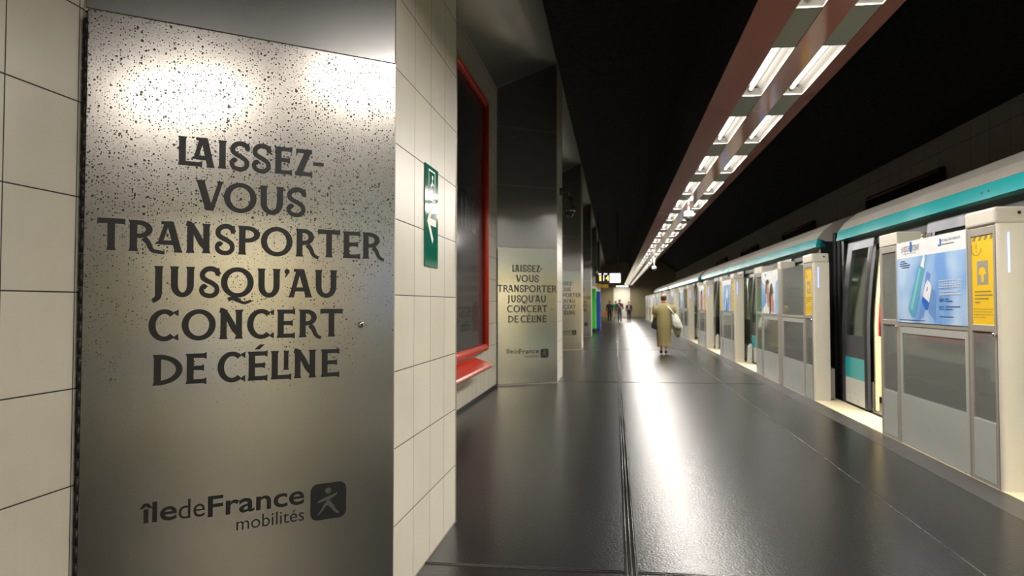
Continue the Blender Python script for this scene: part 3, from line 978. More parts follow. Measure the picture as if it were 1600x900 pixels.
# ------------------------------------------------------------------ platform gates
def gate_box(root, ya, yb, near, yellow):
    """end box of a gate: frame with a window, cap on top, local y runs along the track"""
    w = yb - ya
    bm = bmesh.new()
    for b in ((0, .035, ya, ya + .05, .004, 1.86), (0, .035, yb - .05, yb, .004, 1.86), (0, .035, ya + .05, yb - .05, .004, .46), (0, .035, ya + .05, yb - .05, 1.80, 1.86), (0, .035, ya + .05, yb - .05, 1.10, 1.15)):
        box(bm, *b)
    obj('box_frame', bm, 'alu', root, bevel=.004)
    boxes('kick_panel', 'panel', root, (-.002, .004, ya + .055, yb - .055, .03, .455))
    boxes('window', 'glass', root, (.012, .018, ya + .05, yb - .05, .46, 1.10))
    if not yellow:
        boxes('window', 'glass', root, (.012, .018, ya + .05, yb - .05, 1.15, 1.80))
    else:
        nt = boxes('yellow_notice', 'yellow', root, (.008, .02, ya + .05, yb - .05, 1.15, 1.80))
        W = yb - ya - .1
        O = (.008, yb - .05, 1.15)
        F = Flat(O, (0, -1, 0), (-1, 0, 0))
        for k in range(4):
            x = W * (.04 + .26 * k)
            F.poly([(x, .615), (min(x + W * .12, W), .615), (min(x + W * .2, W), .65), (min(x + W * .08, W), .65)])
        F.arc(W * .22, .56, W * .24, .055, 150, 360, .012, .006, 16)
        F.rect(W * .20, W * .235, .555, .595); F.disc(W * .22, .535, .007)
        for j in range(4):
            F.rect(W * .12, W * (.86, .92, .74, .36)[j], .235 - j * .026, .245 - j * .026)
        for j in range(4):
            F.rect(W * .06, W * (.94, .90, .93, .6)[j], .110 - j * .02, .114 - j * .02)
        F.done('notice_print', 'notice_ink', nt)
        F = Flat(O, (0, -1, 0), (-1, 0, 0))
        F.rect(W * .24, W * .74, .29, .465)
        F.done('notice_picture', 'alu', nt)
        F = Flat(O, (0, -1, 0), (-1, 0, 0), .0012)
        F.disc(W * .48, .39, W * .15, .03)
        F.stroke([(W * .48, .39), (W * .50, .31)], W * .12)
        F.stroke([(W * .40, .40), (W * .34, .365)], W * .07); F.stroke([(W * .56, .40), (W * .64, .365)], W * .07)
        F.done('pictured_hand', 'yellow', nt)
    bm = bmesh.new()
    lathe(bm, [(.012, -.012), (.014, 0), (.010, .012)], (0, 0, 0), 12)
    bmesh.ops.rotate(bm, verts=bm.verts, matrix=Matrix.Rotation(PI / 2, 3, 'Y'))
    bmesh.ops.translate(bm, verts=bm.verts, vec=(-.012, ya + .025, 1.085))
    obj('lock_knob', bm, 'chrome', root, True)
    # cap
    if near:
        boxes('cap', 'post', root, (-.014, .215, ya - .012, yb + .01, 1.865, 1.985), bevel=.02, seg=3)
        bm = bmesh.new()
        q = .03
        pts = [(.037, ya + .06), (.0, ya + .012)] + [(q - q * math.cos(a), ya - q * math.sin(a) + .0) for a in [PI / 2 * k / 6 for k in range(7)]] + [(.21, ya - q), (.21, ya + .06)]
        prism(bm, [(x, y, .002) for x, y in pts], (0, 0, 1.863))
        obj('end_post', bm, 'post', root)
        boxes('led_strip', 'blue_led', root, (.062, .074, ya - q - .0035, ya - q + .001, 1.52, 1.80))
        bm = bmesh.new()
        lathe(bm, [(.012, 0), (.012, .004)], (0, 0, 0), 12)
        bmesh.ops.rotate(bm, verts=bm.verts, matrix=Matrix.Rotation(PI / 2, 3, 'X'))
        bmesh.ops.translate(bm, verts=bm.verts, vec=(.15, ya - .011, 1.94))
        obj('sensor', bm, 'dark', root)
    else:
        boxes('cap', 'post', root, (-.006, .22, ya - .005, yb, 1.865, 1.985), bevel=.01, seg=3)
        boxes('end_plate', 'alu', root, (.0, .18, yb, yb + .012, .004, 1.86))

def leaf(root, ya, yb, top_kind):
    """lower half: grey panel around a clear window; upper half: poster board or glass"""
    name = 'leaf_panel'
    bm = bmesh.new()
    fy, z0, z1 = .05, .012, 1.095
    wz0, wz1 = .47, 1.03
    for b in ((.006, .03, ya + .02, yb - .02, z0, wz0), (.006, .03, ya + .02, yb - .02, wz1, z1), (.006, .03, ya + .02, ya + .075, wz0, wz1), (.006, .03, yb - .075, yb - .02, wz0, wz1)):
        box(bm, *b)
    obj(name, bm, 'panel', root)
    bm = bmesh.new()
    for b in ((.0, .034, ya, ya + .02, .004, 1.86), (.0, .034, yb - .02, yb, .004, 1.86), (.0, .034, ya + .02, yb - .02, z1, z1 + .035)):
        box(bm, *b)
    obj('leaf_frame', bm, 'alu', root, bevel=.003)
    boxes('window', 'glass', root, (.012, .018, ya + .075, yb - .075, wz0, wz1))
    if top_kind is None:
        boxes('window', 'glass', root, (.012, .018, ya + .02, yb - .02, 1.13, 1.86))
        return None
    return boxes('poster', 'paper', root, (-.006, .02, ya + .004, yb - .004, 1.132, 1.868))

def poster_frame(ya, yb):
    W = yb - ya - .008
    O = (-.006, yb - .004, 1.132)
    return W, (lambda lv=.0006: Flat(O, (0, -1, 0), (-1, 0, 0), lv))

def skincare(p, ya, yb):
    W, F_ = poster_frame(ya, yb)
    Hh = .736
    F = F_(); F.rect(0, W, 0, Hh * .80); F.done('sky_picture', 'sky', p)
    F = F_(.0014)
    F.poly([(.50, .02), (.62, .06), (.78, .42), (.70, .45)]); F.poly([(.72, .10), (.86, .02), (.88, .27), (.80, .30)])
    F.done('printed_shade', 'midblue', p)
    F = F_(.0018)
    a = [(.275, .13), (.30, .085), (.385, .045), (.43, .07), (.655, .46), (.64, .50), (.555, .525), (.52, .50)]
    F.poly(a); F.done('printed_bottle', 'aqua', p)
    F = F_(.0022)
    F.poly([(.33, .13), (.37, .11), (.575, .47), (.545, .49)]); F.poly([(.60, .51), (.64, .50), (.695, .575), (.675, .60)])
    F.done('bottle_highlight', 'aqua2', p)
    F = F_(.0026)
    F.poly([(.57, .50), (.64, .475), (.665, .55), (.66, .60), (.63, .585)])
    F.poly([(.585, .19), (.665, .335), (.72, .375), (.775, .345), (.80, .30), (.715, .125)]); F.done('printed_tube', 'paper', p)
    F = F_(.0030); F.poly([(.585, .19), (.61, .235), (.745, .18), (.715, .125), (.67, .115)])
    F.poly([(.690, .275), (.712, .285), (.722, .315), (.705, .312)])
    F.rect(.335, .375, Hh * .865, Hh * .99); F.rect(.975, 1.0, Hh * .875, Hh * .955); F.rect(.945, .965, Hh * .875, Hh * .895)
    F.done('blue_print', 'deep', p)
    F = F_(.0030)
    F.text('LA ROCHE', .125, Hh * .875, .055, .215); F.text('POSAY', .385, Hh * .875, .055, .16)
    F.text('LABORATOIRE DERMATOLOGIQUE', .165, Hh * .845, .010, .30)
    F.text('HYALU B5 SERUM', 1.01, Hh * .92, .020, .34); F.rect(1.01, 1.24, Hh * .885, Hh * .893)
    F.done('header_lettering', 'ink_grey', p)
    F = F_(.0030)
    for j, (a, b) in enumerate(((.10, .22), (.08, .27), (.08, .33), (.13, .31))):
        F.rect(a, b, .555 - j * .019, .563 - j * .019)
    F.text('48H', .945, .185, .034, .10); F.rect(1.065, 1.13, .205, .212); F.rect(1.065, 1.20, .187, .194)
    F.text('82%', .945, .120, .034, .10); F.rect(1.065, 1.33, .143, .150); F.rect(1.065, 1.20, .122, .129)
    F.rect(.945, 1.21, .062, .068); F.rect(.06, .66, .022, .026)
    F.done('claim_lettering', 'navy', p)
    F = F_(.0030)
    for j, (b, z) in enumerate(((1.36, .335), (1.36, .300), (1.30, .265), (1.34, .240))):
        hh = .026 if j < 2 else .012
        F.rect(.95, b, z, z + .004); F.rect(.95, b, z + hh - .004, z + hh)
        for q in range(9):
            x = .95 + (b - .954) * q / 8
            F.rect(x, x + .004, z, z + hh)
    F.done('white_lettering', 'paper', p)

def hands_poster(p, ya, yb):
    W, F_ = poster_frame(ya, yb)
    F = F_(); F.poly([(0, .03), (W * .32, .20), (W * .2, .50), (0, .60)]); F.poly([(W * .78, .02), (W, .0), (W, .58), (W * .86, .50)])
    F.done('blue_print', 'sky', p)
    F = F_(.0010)
    F.poly([(W * .30, .32), (W * .33, .52), (W * .44, .50), (W * .50, .36), (W * .46, .12), (W * .38, .12)])
    F.poly([(W * .52, .04), (W * .56, .30), (W * .66, .40), (W * .78, .20), (W * .76, .02)])
    F.done('printed_face', 'skinprint', p)
    F = F_(.0014)
    F.poly([(W * .24, .36), (W * .27, .58), (W * .42, .60), (W * .50, .56), (W * .44, .50), (W * .34, .52), (W * .32, .34)])
    F.poly([(W * .50, .0), (W * .48, .28), (W * .56, .50), (W * .66, .52), (W * .76, .36), (W * .70, .34), (W * .60, .30), (W * .58, .0)])
    F.done('printed_hair', 'hairprint', p)
    F = F_(.0014); F.rect(W * .22, W * .30, .655, .70); F.done('blue_mark', 'deep', p)

def splash_poster(p, ya, yb):
    W, F_ = poster_frame(ya, yb)
    F = F_(); F.rect(0, W, 0, .62); F.done('blue_print', 'sky', p)
    F = F_(.001); F.poly([(W * .3, .05), (W * .5, .45), (W * .62, .62), (W * .70, .40), (W * .62, .2), (W * .5, .02)]); F.done('pale_print', 'paper', p)
    F = F_(.0014); F.poly([(W * .42, .0), (W * .52, .34), (W * .60, .30), (W * .58, .0)]); F.done('deep_print', 'deep', p)

def portrait_poster(p, ya, yb):
    W, F_ = poster_frame(ya, yb)
    F = F_(); F.rect(0, W * .2, 0, .60); F.rect(W * .85, W, 0, .6); F.done('blue_print', 'sky', p)
    F = F_(.001); F.poly([(W * .30, .0), (W * .28, .40), (W * .42, .54), (W * .70, .52), (W * .78, .38), (W * .74, .0)]); F.done('printed_face', 'orangeprint', p)
    F = F_(.0014); F.poly([(W * .30, .36), (W * .32, .52), (W * .50, .60), (W * .72, .54), (W * .76, .38), (W * .60, .50), (W * .42, .48)]); F.done('printed_hair', 'hairprint', p)

def gate(y, kind, label, art, far_yellow=False):
    g = thing('platform_gate', label, 'gate', (XG, y, 0), 0, 'half-height gates along the platform edge')
    if kind == 'A':
        gate_box(g, .02, .46, True, True)
        p = leaf(g, .47, 1.92, art)
        if art:
            art(p, .47, 1.92)
        gate_box(g, 1.92, 2.40, False, far_yellow)
    else:
        gate_box(g, .02, .50, True, True)
        leaf(g, .52, 1.98, None)
        boxes('middle_post', 'alu', g, (-.004, .06, 1.985, 2.22, .004, 1.865), bevel=.006)
        boxes('middle_cap', 'post', g, (-.008, .22, 1.99, 2.23, 1.865, 1.985), bevel=.01, seg=3)
        p = leaf(g, 2.235, 3.62, art)
        if art:
            art(p, 2.235, 3.62)
        gate_box(g, 3.63, 4.26, False, far_yellow)
    return g
GATES = [
 (5.76, 'A', 'nearest gate, with the blue skincare poster', skincare, False),
 (10.82, 'L', 'second gate, long, with a poster of dark-haired figures on white', hands_poster, False),
 (17.75, 'A', 'third gate, with the blue splash poster between yellow notices', splash_poster, True),
 (23.1, 'A', 'fourth gate, with the orange portrait poster', portrait_poster, False),
 (28.6, 'L', 'fifth gate, just right of the woman in the olive dress', splash_poster, False),
 (35.4, 'A', 'sixth gate, partly behind the white tote bag', hands_poster, False),
 (40.8, 'A', 'seventh gate, partly behind the walking woman', portrait_poster, False),
 (46.2, 'L', 'eighth gate, just left of the walking woman\'s head', splash_poster, False),
 (53.0, 'A', 'ninth gate, far down the platform', splash_poster, False),
 (58.4, 'A', 'tenth gate, far down the platform', hands_poster, False),
 (63.8, 'L', 'last gate before the far end wall', splash_poster, False),
 (.55, 'A', 'gate beside the camera, seen only in the steel panel\'s reflection', skincare, False),
 (-6.3, 'L', 'long gate behind the camera, reflected in the nearest steel panel', splash_poster, False),
]
for a in GATES:
    gate(*a)

# ------------------------------------------------------------------ the train
CL = 15.5
DOORS = (3.9, 9.0, 13.47)
def side_x(z):
    """train side profile: leans inwards above the waist"""
    return .02 if z < 1.0 else .02 + .10 * ((z - 1.0) / 1.1) ** 1.4
def side_slab(bm, ya, yb, za, zb, off, th, n=6):
    zs = [za + (zb - za) * k / n for k in range(n + 1)]
    pts = [(side_x(z) + off, ya, z) for z in zs] + [(side_x(z) + off + th, ya, z) for z in reversed(zs)]
    prism(bm, pts, (0, yb - ya, 0))
def window_slab(bm, ya, yb, za, zb, wy0, wy1, wz0, wz1, off, th):
    side_slab(bm, ya, yb, za, wz0, off, th, 4)
    side_slab(bm, ya, yb, wz1, zb, off, th, 2)
    side_slab(bm, ya, wy0, wz0, wz1, off, th, 6)
    side_slab(bm, wy1, yb, wz0, wz1, off, th, 6)
def make_car():
    t = thing('metro_car', '', 'train car', (XE, 0, 0), 0, 'cars of the train at the platform')
    segs, prev = [], .25
    for d in DOORS:
        segs.append((prev, d - .82)); prev = d + .82
    segs.append((prev, CL - .05))
    for a, b in segs:
        bm = bmesh.new()
        wide = b - a > .9
        if wide:
            window_slab(bm, a, b, .02, 2.10, a + .14, b - .14, .95, 1.92, .05, .05)
        else:
            side_slab(bm, a, b, .02, 2.10, .05, .05)
        sp = obj('side_panel', bm, 'traindark', t)
        bm = bmesh.new(); side_slab(bm, a + .01, b - .01, .36, .62, .044, .006, 2); bm.free()
        bm = bmesh.new(); side_slab(bm, a + .01, b - .01, .02, .36, .040, .010, 2); obj('pale_skirt', bm, 'trainwhite', sp)
        if wide:
            bm = bmesh.new(); side_slab(bm, a + .14, b - .14, .95, 1.92, .07, .006); obj('window', bm, 'clear', sp)
    for d in DOORS:
        for s in (-1, 1):
            a, b = (d + .80, d + 1.83) if s > 0 else (d - 1.83, d - .80)
            bm = bmesh.new()
            window_slab(bm, a, b, .03, 2.11, a + .17, b - .2, .90, 2.0, -.03, .035)
            lf = obj('door_leaf', bm, 'trainframe', t)
            bm = bmesh.new(); side_slab(bm, a + .17, b - .2, .90, 2.0, -.012, .006); obj('door_window', bm, 'clear', lf)
            bm = bmesh.new(); side_slab(bm, a + .10, b - .16, .36, .62, -.035, .005, 2); obj('teal_stripe', bm, 'teal', lf)
            bm = bmesh.new(); side_slab(bm, a + .10, b - .16, .04, .36, -.035, .005, 2); obj('pale_skirt', bm, 'trainwhite', lf)
            bm = bmesh.new(); side_slab(bm, b - .13, b - .005, .04, 2.0, -.034, .004, 6) if s < 0 else side_slab(bm, a + .005, a + .10, .04, 2.0, -.034, .004, 6)
            obj('rubber_edge', bm, 'dark', lf)
            # cream jamb that follows the side's curve
            ye = d + s * .80
            bm = bmesh.new(); side_slab(bm, min(ye, ye - s * .04), max(ye, ye - s * .04), .03, 2.02, .05, .035, 8)
            obj('door_jamb', bm, 'cream_in', t)
            # partition beside the door
            bm = bmesh.new(); box(bm, .33, .62, ye + s * .78 - .02, ye + s * .78 + .02, .10, .88)
            obj('partition', bm, 'cream_in', t, bevel=.01)
            bm = bmesh.new(); tube(bm, [(.60, ye - s * .06, .06), (.60, ye - s * .06, 2.08)], .017, 8); obj('grab_pole', bm, 'chrome', t, True)
    # header recess, cantrail, roof
    boxes('door_header', 'traindark', t, (.11, .20, .1, CL - .1, 2.02, 2.24))
    bm = bmesh.new()
    prism(bm, [(-.012, 0, 2.155), (.015, 0, 2.285), (.05, 0, 2.285), (.14, 0, 2.155)], (0, CL, 0)); obj('teal_cantrail', bm, 'teal', t)
    bm = bmesh.new()
    for yy in (3.3, 3.42, 8.0, 11.2, 11.32):
        lathe(bm, [(.010, 0), (.010, .003)], (-.0, yy, 0), 8)
    for v in bm.verts:
        zz = v.co.z
        v.co = Vector((-.004 - zz, v.co.y, 2.215 + v.co.x))
    obj('bolt', bm, 'dark', t)
    bm = bmesh.new()
    prof = [(.015, 2.287), (.10, 2.40), (.26, 2.53), (.5, 2.62), (.9, 2.68), (1.2, 2.69), (1.5, 2.68), (1.9, 2.62), (2.14, 2.53), (2.3, 2.40), (2.38, 2.24), (.14, 2.24)]
    prism(bm, [(x, 0, z) for x, z in prof], (0, CL, 0)); obj('roof', bm, 'roof', t)
    boxes('far_side', 'cream_in', t, (2.30, 2.38, .1, CL - .1, .0, 2.24))
    boxes('car_floor', 'floor_in', t, (.04, 2.38, .05, CL - .05, -.12, .02))
    boxes('underframe', 'dark', t, (.1, 2.3, .1, CL - .1, -.95, -.12))
    boxes('inner_ceiling', 'cream_in', t, (.2, 2.3, .1, CL - .1, 2.18, 2.235))
    bm = bmesh.new()
    for x in (.62, 1.82):
        for k in range(6):
            box(bm, x - .06, x + .06, .8 + k * 2.4, 2.6 + k * 2.4, 2.155, 2.18)
    obj('ceiling_lamp', bm, 'lamp_in', t)
    for x in (.62, 1.82):
        area_lamp('lamp_light', (1.0, .94, .82), CAR_W, .12, CL - 1.6, (x, CL / 2, 2.15), t)
    bm = bmesh.new()
    for k in range(7):
        for x in (2.27,):
            box(bm, x - .02, x + .03, .9 + k * 2.05, 1.9 + k * 2.05, 1.05, 1.75)
    obj('far_window', bm, 'traindark', t)
    boxes('end_wall', 'traindark', t, (.06, 2.34, .0, .09, -.1, 2.24))
    boxes('end_wall', 'traindark', t, (.06, 2.34, CL - .09, CL, -.1, 2.24))
    # a seat row against the far side
    bm = bmesh.new()
    for a in (1.0, 5.9, 10.6):
        box(bm, 1.85, 2.25, a, a + 1.7, .30, .45); box(bm, 2.15, 2.27, a, a + 1.7, .45, .90)
    obj('seat_row', bm, 'midblue', t, bevel=.03)
    # ribbed gangway to the next car
    bm = bmesh.new()
    for k in range(9):
        y = CL + .03 + k * .117
        box(bm, .22 + .05 * (k % 2), 2.16 - .05 * (k % 2), y, y + .085, -.1, 2.36 - .05 * (k % 2))
    obj('gangway', bm, 'dark', t, bevel=.02)
    return t
car = make_car()
PITCH = 16.6
for k, (y, lab) in enumerate(((10.95 - CL, 'train car with the open door beside the nearest gate'), (12.03, 'second train car, behind the second and third gates'),
        (12.03 + PITCH, 'third train car, behind the walking woman\'s head and tote bag'), (12.03 + 2 * PITCH, 'fourth train car, far down the platform'),
        (10.95 - CL - PITCH, 'train car behind the camera, reflected in the steel panel'))):
    c = car if k == 0 else copy_tree(car)
    c.location = (XE + .005, y, 0)
    c['label'] = lab

# pale buffer beside each open door
for k, (y, lab) in enumerate(((10.98, 'scuffed pale block at the end of the car, left of the open train door'), (17.35, 'pale block at the platform edge just before the third gate'), (22.75, 'pale block at the platform edge just before the fourth gate'))):
    bm = bmesh.new()
    prism(bm, [(XE - .125, y, .006), (XE - .035, y, .006), (XE - .035, y, .42), (XE - .065, y, .43), (XE - .115, y, .36)], (0, .16, 0))
    o = obj('edge_block', bm, 'trainwhite', None, bevel=.015, seg=3)
    tag(o, lab, 'block', 'pale blocks at the platform edge')

# ------------------------------------------------------------------ people
def skin_mesh(name, verts, edges, radii, mat, parent, sub=2):
    me = bpy.data.meshes.new(name)
    me.from_pydata(verts, edges, [])
    o = bpy.data.objects.new(name, me)
    COL.objects.link(o)
    sk = o.modifiers.new('skin', 'SKIN')
    sk.use_smooth_shade = True
    for i, r in enumerate(radii):
        d = me.skin_vertices[0].data[i]
        d.radius = r if isinstance(r, tuple) else (r, r)
        d.use_root = (i == 0)
    sb = o.modifiers.new('sub', 'SUBSURF')
    sb.levels = sb.render_levels = sub
    dg = bpy.context.evaluated_depsgraph_get()
    new = bpy.data.meshes.new_from_object(o.evaluated_get(dg))
    bpy.data.objects.remove(o)
    bpy.data.meshes.remove(me)
    new.name = name
    new.materials.clear()
    new.materials.append(M[mat])
    for p in new.polygons:
        p.use_smooth = True
    ob = bpy.data.objects.new(name, new)
    COL.objects.link(ob)
    ob.parent = parent
    return ob

def ring(cx, cy, z, rx, ry, n=20, wob=0.0, ph=0.0):
    return [(cx + rx * math.cos(2 * PI * k / n) * (1 + wob * math.sin(5 * 2 * PI * k / n + ph)), cy + ry * math.sin(2 * PI * k / n) * (1 + wob * math.cos(7 * 2 * PI * k / n + ph)), z) for k in range(n)]

def hand_chains(V, E, R, wrist_idx, wrist, d, side):
    """palm and five curled fingers growing from the wrist along direction d"""
    d = Vector(d).normalized()
    s = Vector(side).normalized()
    n = d.cross(s)
    def add(p, r, parent):
        V.append(tuple(p)); R.append(r); E.append((parent, len(V) - 1)); return len(V) - 1
    palm = Vector(wrist) + d * .055
    pi = add(palm, (.022, .030), wrist_idx)
    for k, (o, ln) in enumerate(((-.027, .060), (-.009, .072), (.009, .068), (.027, .052))):
        a = add(palm + s * o + d * .030, .0095, pi)
        b = add(palm + s * o * 1.05 + d * (.030 + ln * .5) + n * .010, .0085, a)
        add(palm + s * o * 1.05 + d * (.030 + ln * .78) + n * .032, .0075, b)
    a = add(palm - s * .030 - d * .020 + n * .010, .011, pi)
    add(palm - s * .046 + d * .012 + n * .024, .009, a)

def figure(root, h, pose, skin, top, bottom, hair, shoes='dark', long_sleeve=True, facing=1, hands=True):
    """standing / walking figure of height h, facing +y (facing=1) or -y (-1). pose: dict of joint offsets in units of h"""
    f = facing
    P = {'pelvis': (0, 0, .52), 'waist': (0, 0, .60), 'chest': (0, .005 * f, .72), 'neck': (0, 0, .835), 'skull': (0, .012 * f, .885), 'crown': (0, .012 * f, .945),
         'shL': (-.105, 0, .80), 'elL': (-.135, 0, .63), 'wrL': (-.14, .03 * f, .485), 'shR': (.105, 0, .80), 'elR': (.135, 0, .63), 'wrR': (.14, .03 * f, .485),
         'hipL': (-.052, 0, .50), 'knL': (-.055, .02 * f, .28), 'anL': (-.055, 0, .045), 'toL': (-.062, .075 * f, .018),
         'hipR': (.052, 0, .50), 'knR': (.055, .02 * f, .28), 'anR': (.055, 0, .045), 'toR': (.062, .075 * f, .018)}
    P.update(pose)
    Q = {k: Vector(v) * h for k, v in P.items()}
    V, E, R, idx = [], [], [], {}
    def add(k, r, par=None):
        idx[k] = len(V); V.append(tuple(Q[k])); R.append(tuple(x * h for x in r) if isinstance(r, tuple) else r * h)
        if par:
            E.append((idx[par], idx[k]))
    add('pelvis', (.075, .055)); add('waist', (.068, .052), 'pelvis'); add('chest', (.082, .058), 'waist'); add('neck', .030, 'chest')
    add('skull', (.042, .050), 'neck'); add('crown', (.036, .042), 'skull')
    for s in 'LR':
        add('sh' + s, .036, 'chest'); add('el' + s, .026, 'sh' + s); add('wr' + s, .016, 'el' + s)
        add('hip' + s, .052, 'pelvis'); add('kn' + s, .034, 'hip' + s); add('an' + s, .020, 'kn' + s); add('to' + s, .016, 'an' + s)
    if hands:
        for s, sg in (('L', 1), ('R', -1)):
            d = Q['wr' + s] - Q['el' + s]
            hand_chains(V, E, R, idx['wr' + s], Q['wr' + s], d, (0, f, 0) if abs(d.normalized().y) < .8 else (0, 0, 1))
    body = skin_mesh('body', V, E, R, skin, root)
    # face: nose and ears belong to the head, the hair is its own part
    c = (Q['skull'] + Q['crown']) / 2
    fd = Vector((0, f, 0))
    bm = bmesh.new()
    for sgn in (-1, 1):
        bmesh.ops.create_uvsphere(bm, u_segments=8, v_segments=6, radius=.010 * h, matrix=Matrix.Translation(c + Vector((sgn * .046 * h, 0, -.008 * h))) @ Matrix.Diagonal((.5, 1, 1.5, 1)))
    bmesh.ops.create_uvsphere(bm, u_segments=8, v_segments=6, radius=.010 * h, matrix=Matrix.Translation(c + fd * .052 * h + Vector((0, 0, -.010 * h))) @ Matrix.Diagonal((.8, 1.2, 1.4, 1)))
    obj('nose_and_ears', bm, skin, body, True)
    bm = bmesh.new()
    for sgn in (-1, 1):
        bmesh.ops.create_uvsphere(bm, u_segments=8, v_segments=6, radius=.0055 * h, matrix=Matrix.Translation(c + fd * .047 * h + Vector((sgn * .018 * h, 0, .006 * h))))
    bmesh.ops.create_uvsphere(bm, u_segments=8, v_segments=6, radius=.006 * h, matrix=Matrix.Translation(c + fd * .046 * h + Vector((0, 0, -.034 * h))) @ Matrix.Diagonal((2.2, .8, .6, 1)))
    obj('eyes_and_mouth', bm, 'hair', body, True)
    bm = bmesh.new()
    bmesh.ops.create_uvsphere(bm, u_segments=20, v_segments=14, radius=1, matrix=Matrix.Translation(c - fd * .010 * h + Vector((0, 0, .016 * h))) @ Matrix.Diagonal((.050 * h, .056 * h, .054 * h, 1)))
    bmesh.ops.delete(bm, geom=[v for v in bm.verts if (v.co - c).dot(fd) > .022 * h and v.co.z < c.z + .030 * h], context='VERTS')
    ho = obj('hair', bm, hair, root, True)
    # clothes
    def limb(bm, ks, rs):
        pts = [Q[k] for k in ks]
        fine, fr = [], []
        for i in range(len(pts) - 1):
            for j in range(4):
                t = j / 4
                fine.append(pts[i].lerp(pts[i + 1], t)); fr.append((rs[i] + (rs[i + 1] - rs[i]) * t) * h)
        fine.append(pts[-1]); fr.append(rs[-1] * h)
        tube(bm, fine, fr, 12)
    if top:
        bm = bmesh.new()
        prof = [(.49, .088, .066), (.54, .090, .068), (.61, .084, .064), (.68, .094, .068), (.75, .104, .068), (.79, .108, .060), (.82, .078, .048), (.838, .040, .038)]
        loft(bm, [ring(0, 0, z * h, rx * h, ry * h) for z, rx, ry in prof])
        for s in 'LR':
            if long_sleeve:
                limb(bm, ['sh' + s, 'el' + s, 'wr' + s], (.044, .034, .026))
            else:
                pm = Q['sh' + s].lerp(Q['el' + s], .7)
                tube(bm, [Q['sh' + s], pm], [.046 * h, .042 * h], 12)
        obj('top', bm, top, root, True)
    if bottom:
        bm = bmesh.new()
        loft(bm, [ring(0, 0, z * h, rx * h, ry * h) for z, rx, ry in ((.455, .082, .062), (.50, .090, .066), (.56, .086, .064))])
        for s in 'LR':
            limb(bm, ['hip' + s, 'kn' + s, 'an' + s], (.056, .044, .032))
        obj('trousers', bm, bottom, root, True)
    bm = bmesh.new()
    for s in 'LR':
        a, t = Q['an' + s], Q['to' + s]
        d = (t - a); d.z = 0; d.normalize()
        b = a - d * .025 * h
        tube(bm, [Vector((b.x, b.y, a.z * .45)), Vector((a.x, a.y, a.z * .62)), a.lerp(t, .5) * 1.0 + Vector((0, 0, .004 * h)), Vector((t.x, t.y, t.z))], [.018 * h, .027 * h, .025 * h, .016 * h], 10)
    obj('shoes', bm, shoes, root, True)
    return Q, body

# the woman walking away in an olive dress
WX, WY, WH = 1.255, 20.35, 1.56
wom = thing('person', 'woman seen from behind in a long olive dress, walking with bags', 'person', (WX, WY, 0))
Q, body = figure(wom, WH, {'elL': (-.150, -.02, .635), 'wrL': (-.125, .085, .56), 'elR': (.172, -.02, .655), 'wrR': (.130, .07, .72),
                           'knL': (-.04, .035, .27), 'anL': (-.045, -.03, .062), 'toL': (-.05, .03, .022), 'anR': (.03, -.06, .062), 'toR': (.034, .01, .02), 'knR': (.035, .0, .27),
                           'shL': (-.125, 0, .79), 'shR': (.125, 0, .79)}, 'skin', None, None, 'hair', 'blackcloth', False)
bm = bmesh.new()
prof = [(.125, .112, .105), (.14, .108, .100), (.25, .112, .100), (.36, .120, .102), (.46, .128, .106), (.53, .130, .106), (.60, .122, .098), (.68, .130, .098), (.75, .140, .092), (.79, .132, .074), (.82, .094, .056), (.845, .046, .044)]
loft(bm, [ring(0.0, -.01, z * WH, rx * WH, ry * WH, 40, .075 if z < .3 else (.05 if z < .5 else .012), z * 1.5) for z, rx, ry in prof])
for s in 'LR':
    a, b = Q['sh' + s], Q['el' + s]
    tube(bm, [a + Vector((0, 0, .01)), a.lerp(b, .35), a.lerp(b, .85)], [.062 * WH, .058 * WH, .050 * WH], 14)
obj('dress', bm, 'olive', wom, True)
bm = bmesh.new()
bmesh.ops.create_uvsphere(bm, u_segments=18, v_segments=12, radius=1, matrix=Matrix.Translation((0, -.01, .952 * WH)) @ Matrix.Diagonal((.072, .082, .052, 1)))
bmesh.ops.delete(bm, geom=[v for v in bm.verts if v.co.z < .945 * WH], context='VERTS')
obj('hair_crown', bm, 'hair_top', wom, True)
bm = bmesh.new()
tube(bm, [(WX + .085, WY - .11, 1.245), (WX + .16, WY - .15, 1.17), (WX + .22, WY - .16, 1.08), (WX + .25, WY - .12, 1.02)], .018, 8)
tube(bm, [(WX + .085, WY - .10, 1.245), (WX + .12, WY + .06, 1.22), (WX + .25, WY + .05, 1.05)], .016, 8)
tt = thing('tote_bag', 'white cloth tote bag hanging from the walking woman\'s right shoulder', 'bag', (0, 0, 0))
obj('strap', bm, 'tote', tt, True)
bm = bmesh.new()
def bagring(x0, x1, z, y, d):
    return [(x0, y - d, z), ((x0 + x1) / 2, y - d * 1.3, z - .01), (x1, y - d, z - .02), (x1 + .02, y, z - .02), (x1, y + d, z - .02), ((x0 + x1) / 2, y + d * 1.2, z - .01), (x0, y + d, z), (x0 - .01, y, z)]
loft(bm, [bagring(WX + .205, WX + .30, 1.06, WY - .05, .05), bagring(WX + .20, WX + .36, .97, WY - .05, .08), bagring(WX + .215, WX + .42, .85, WY - .05, .10), bagring(WX + .25, WX + .455, .72, WY - .05, .09), bagring(WX + .29, WX + .445, .665, WY - .05, .05)])
obj('bag_body', bm, 'tote', tt, False, bevel=.025, seg=3)
bm = bmesh.new()
loft(bm, [bagring(WX + .215, WX + .40, .76, WY + .03, .04), bagring(WX + .23, WX + .43, .64, WY + .03, .05), bagring(WX + .26, WX + .42, .56, WY + .03, .04), bagring(WX + .33, WX + .37, .45, WY + .03, .02)])
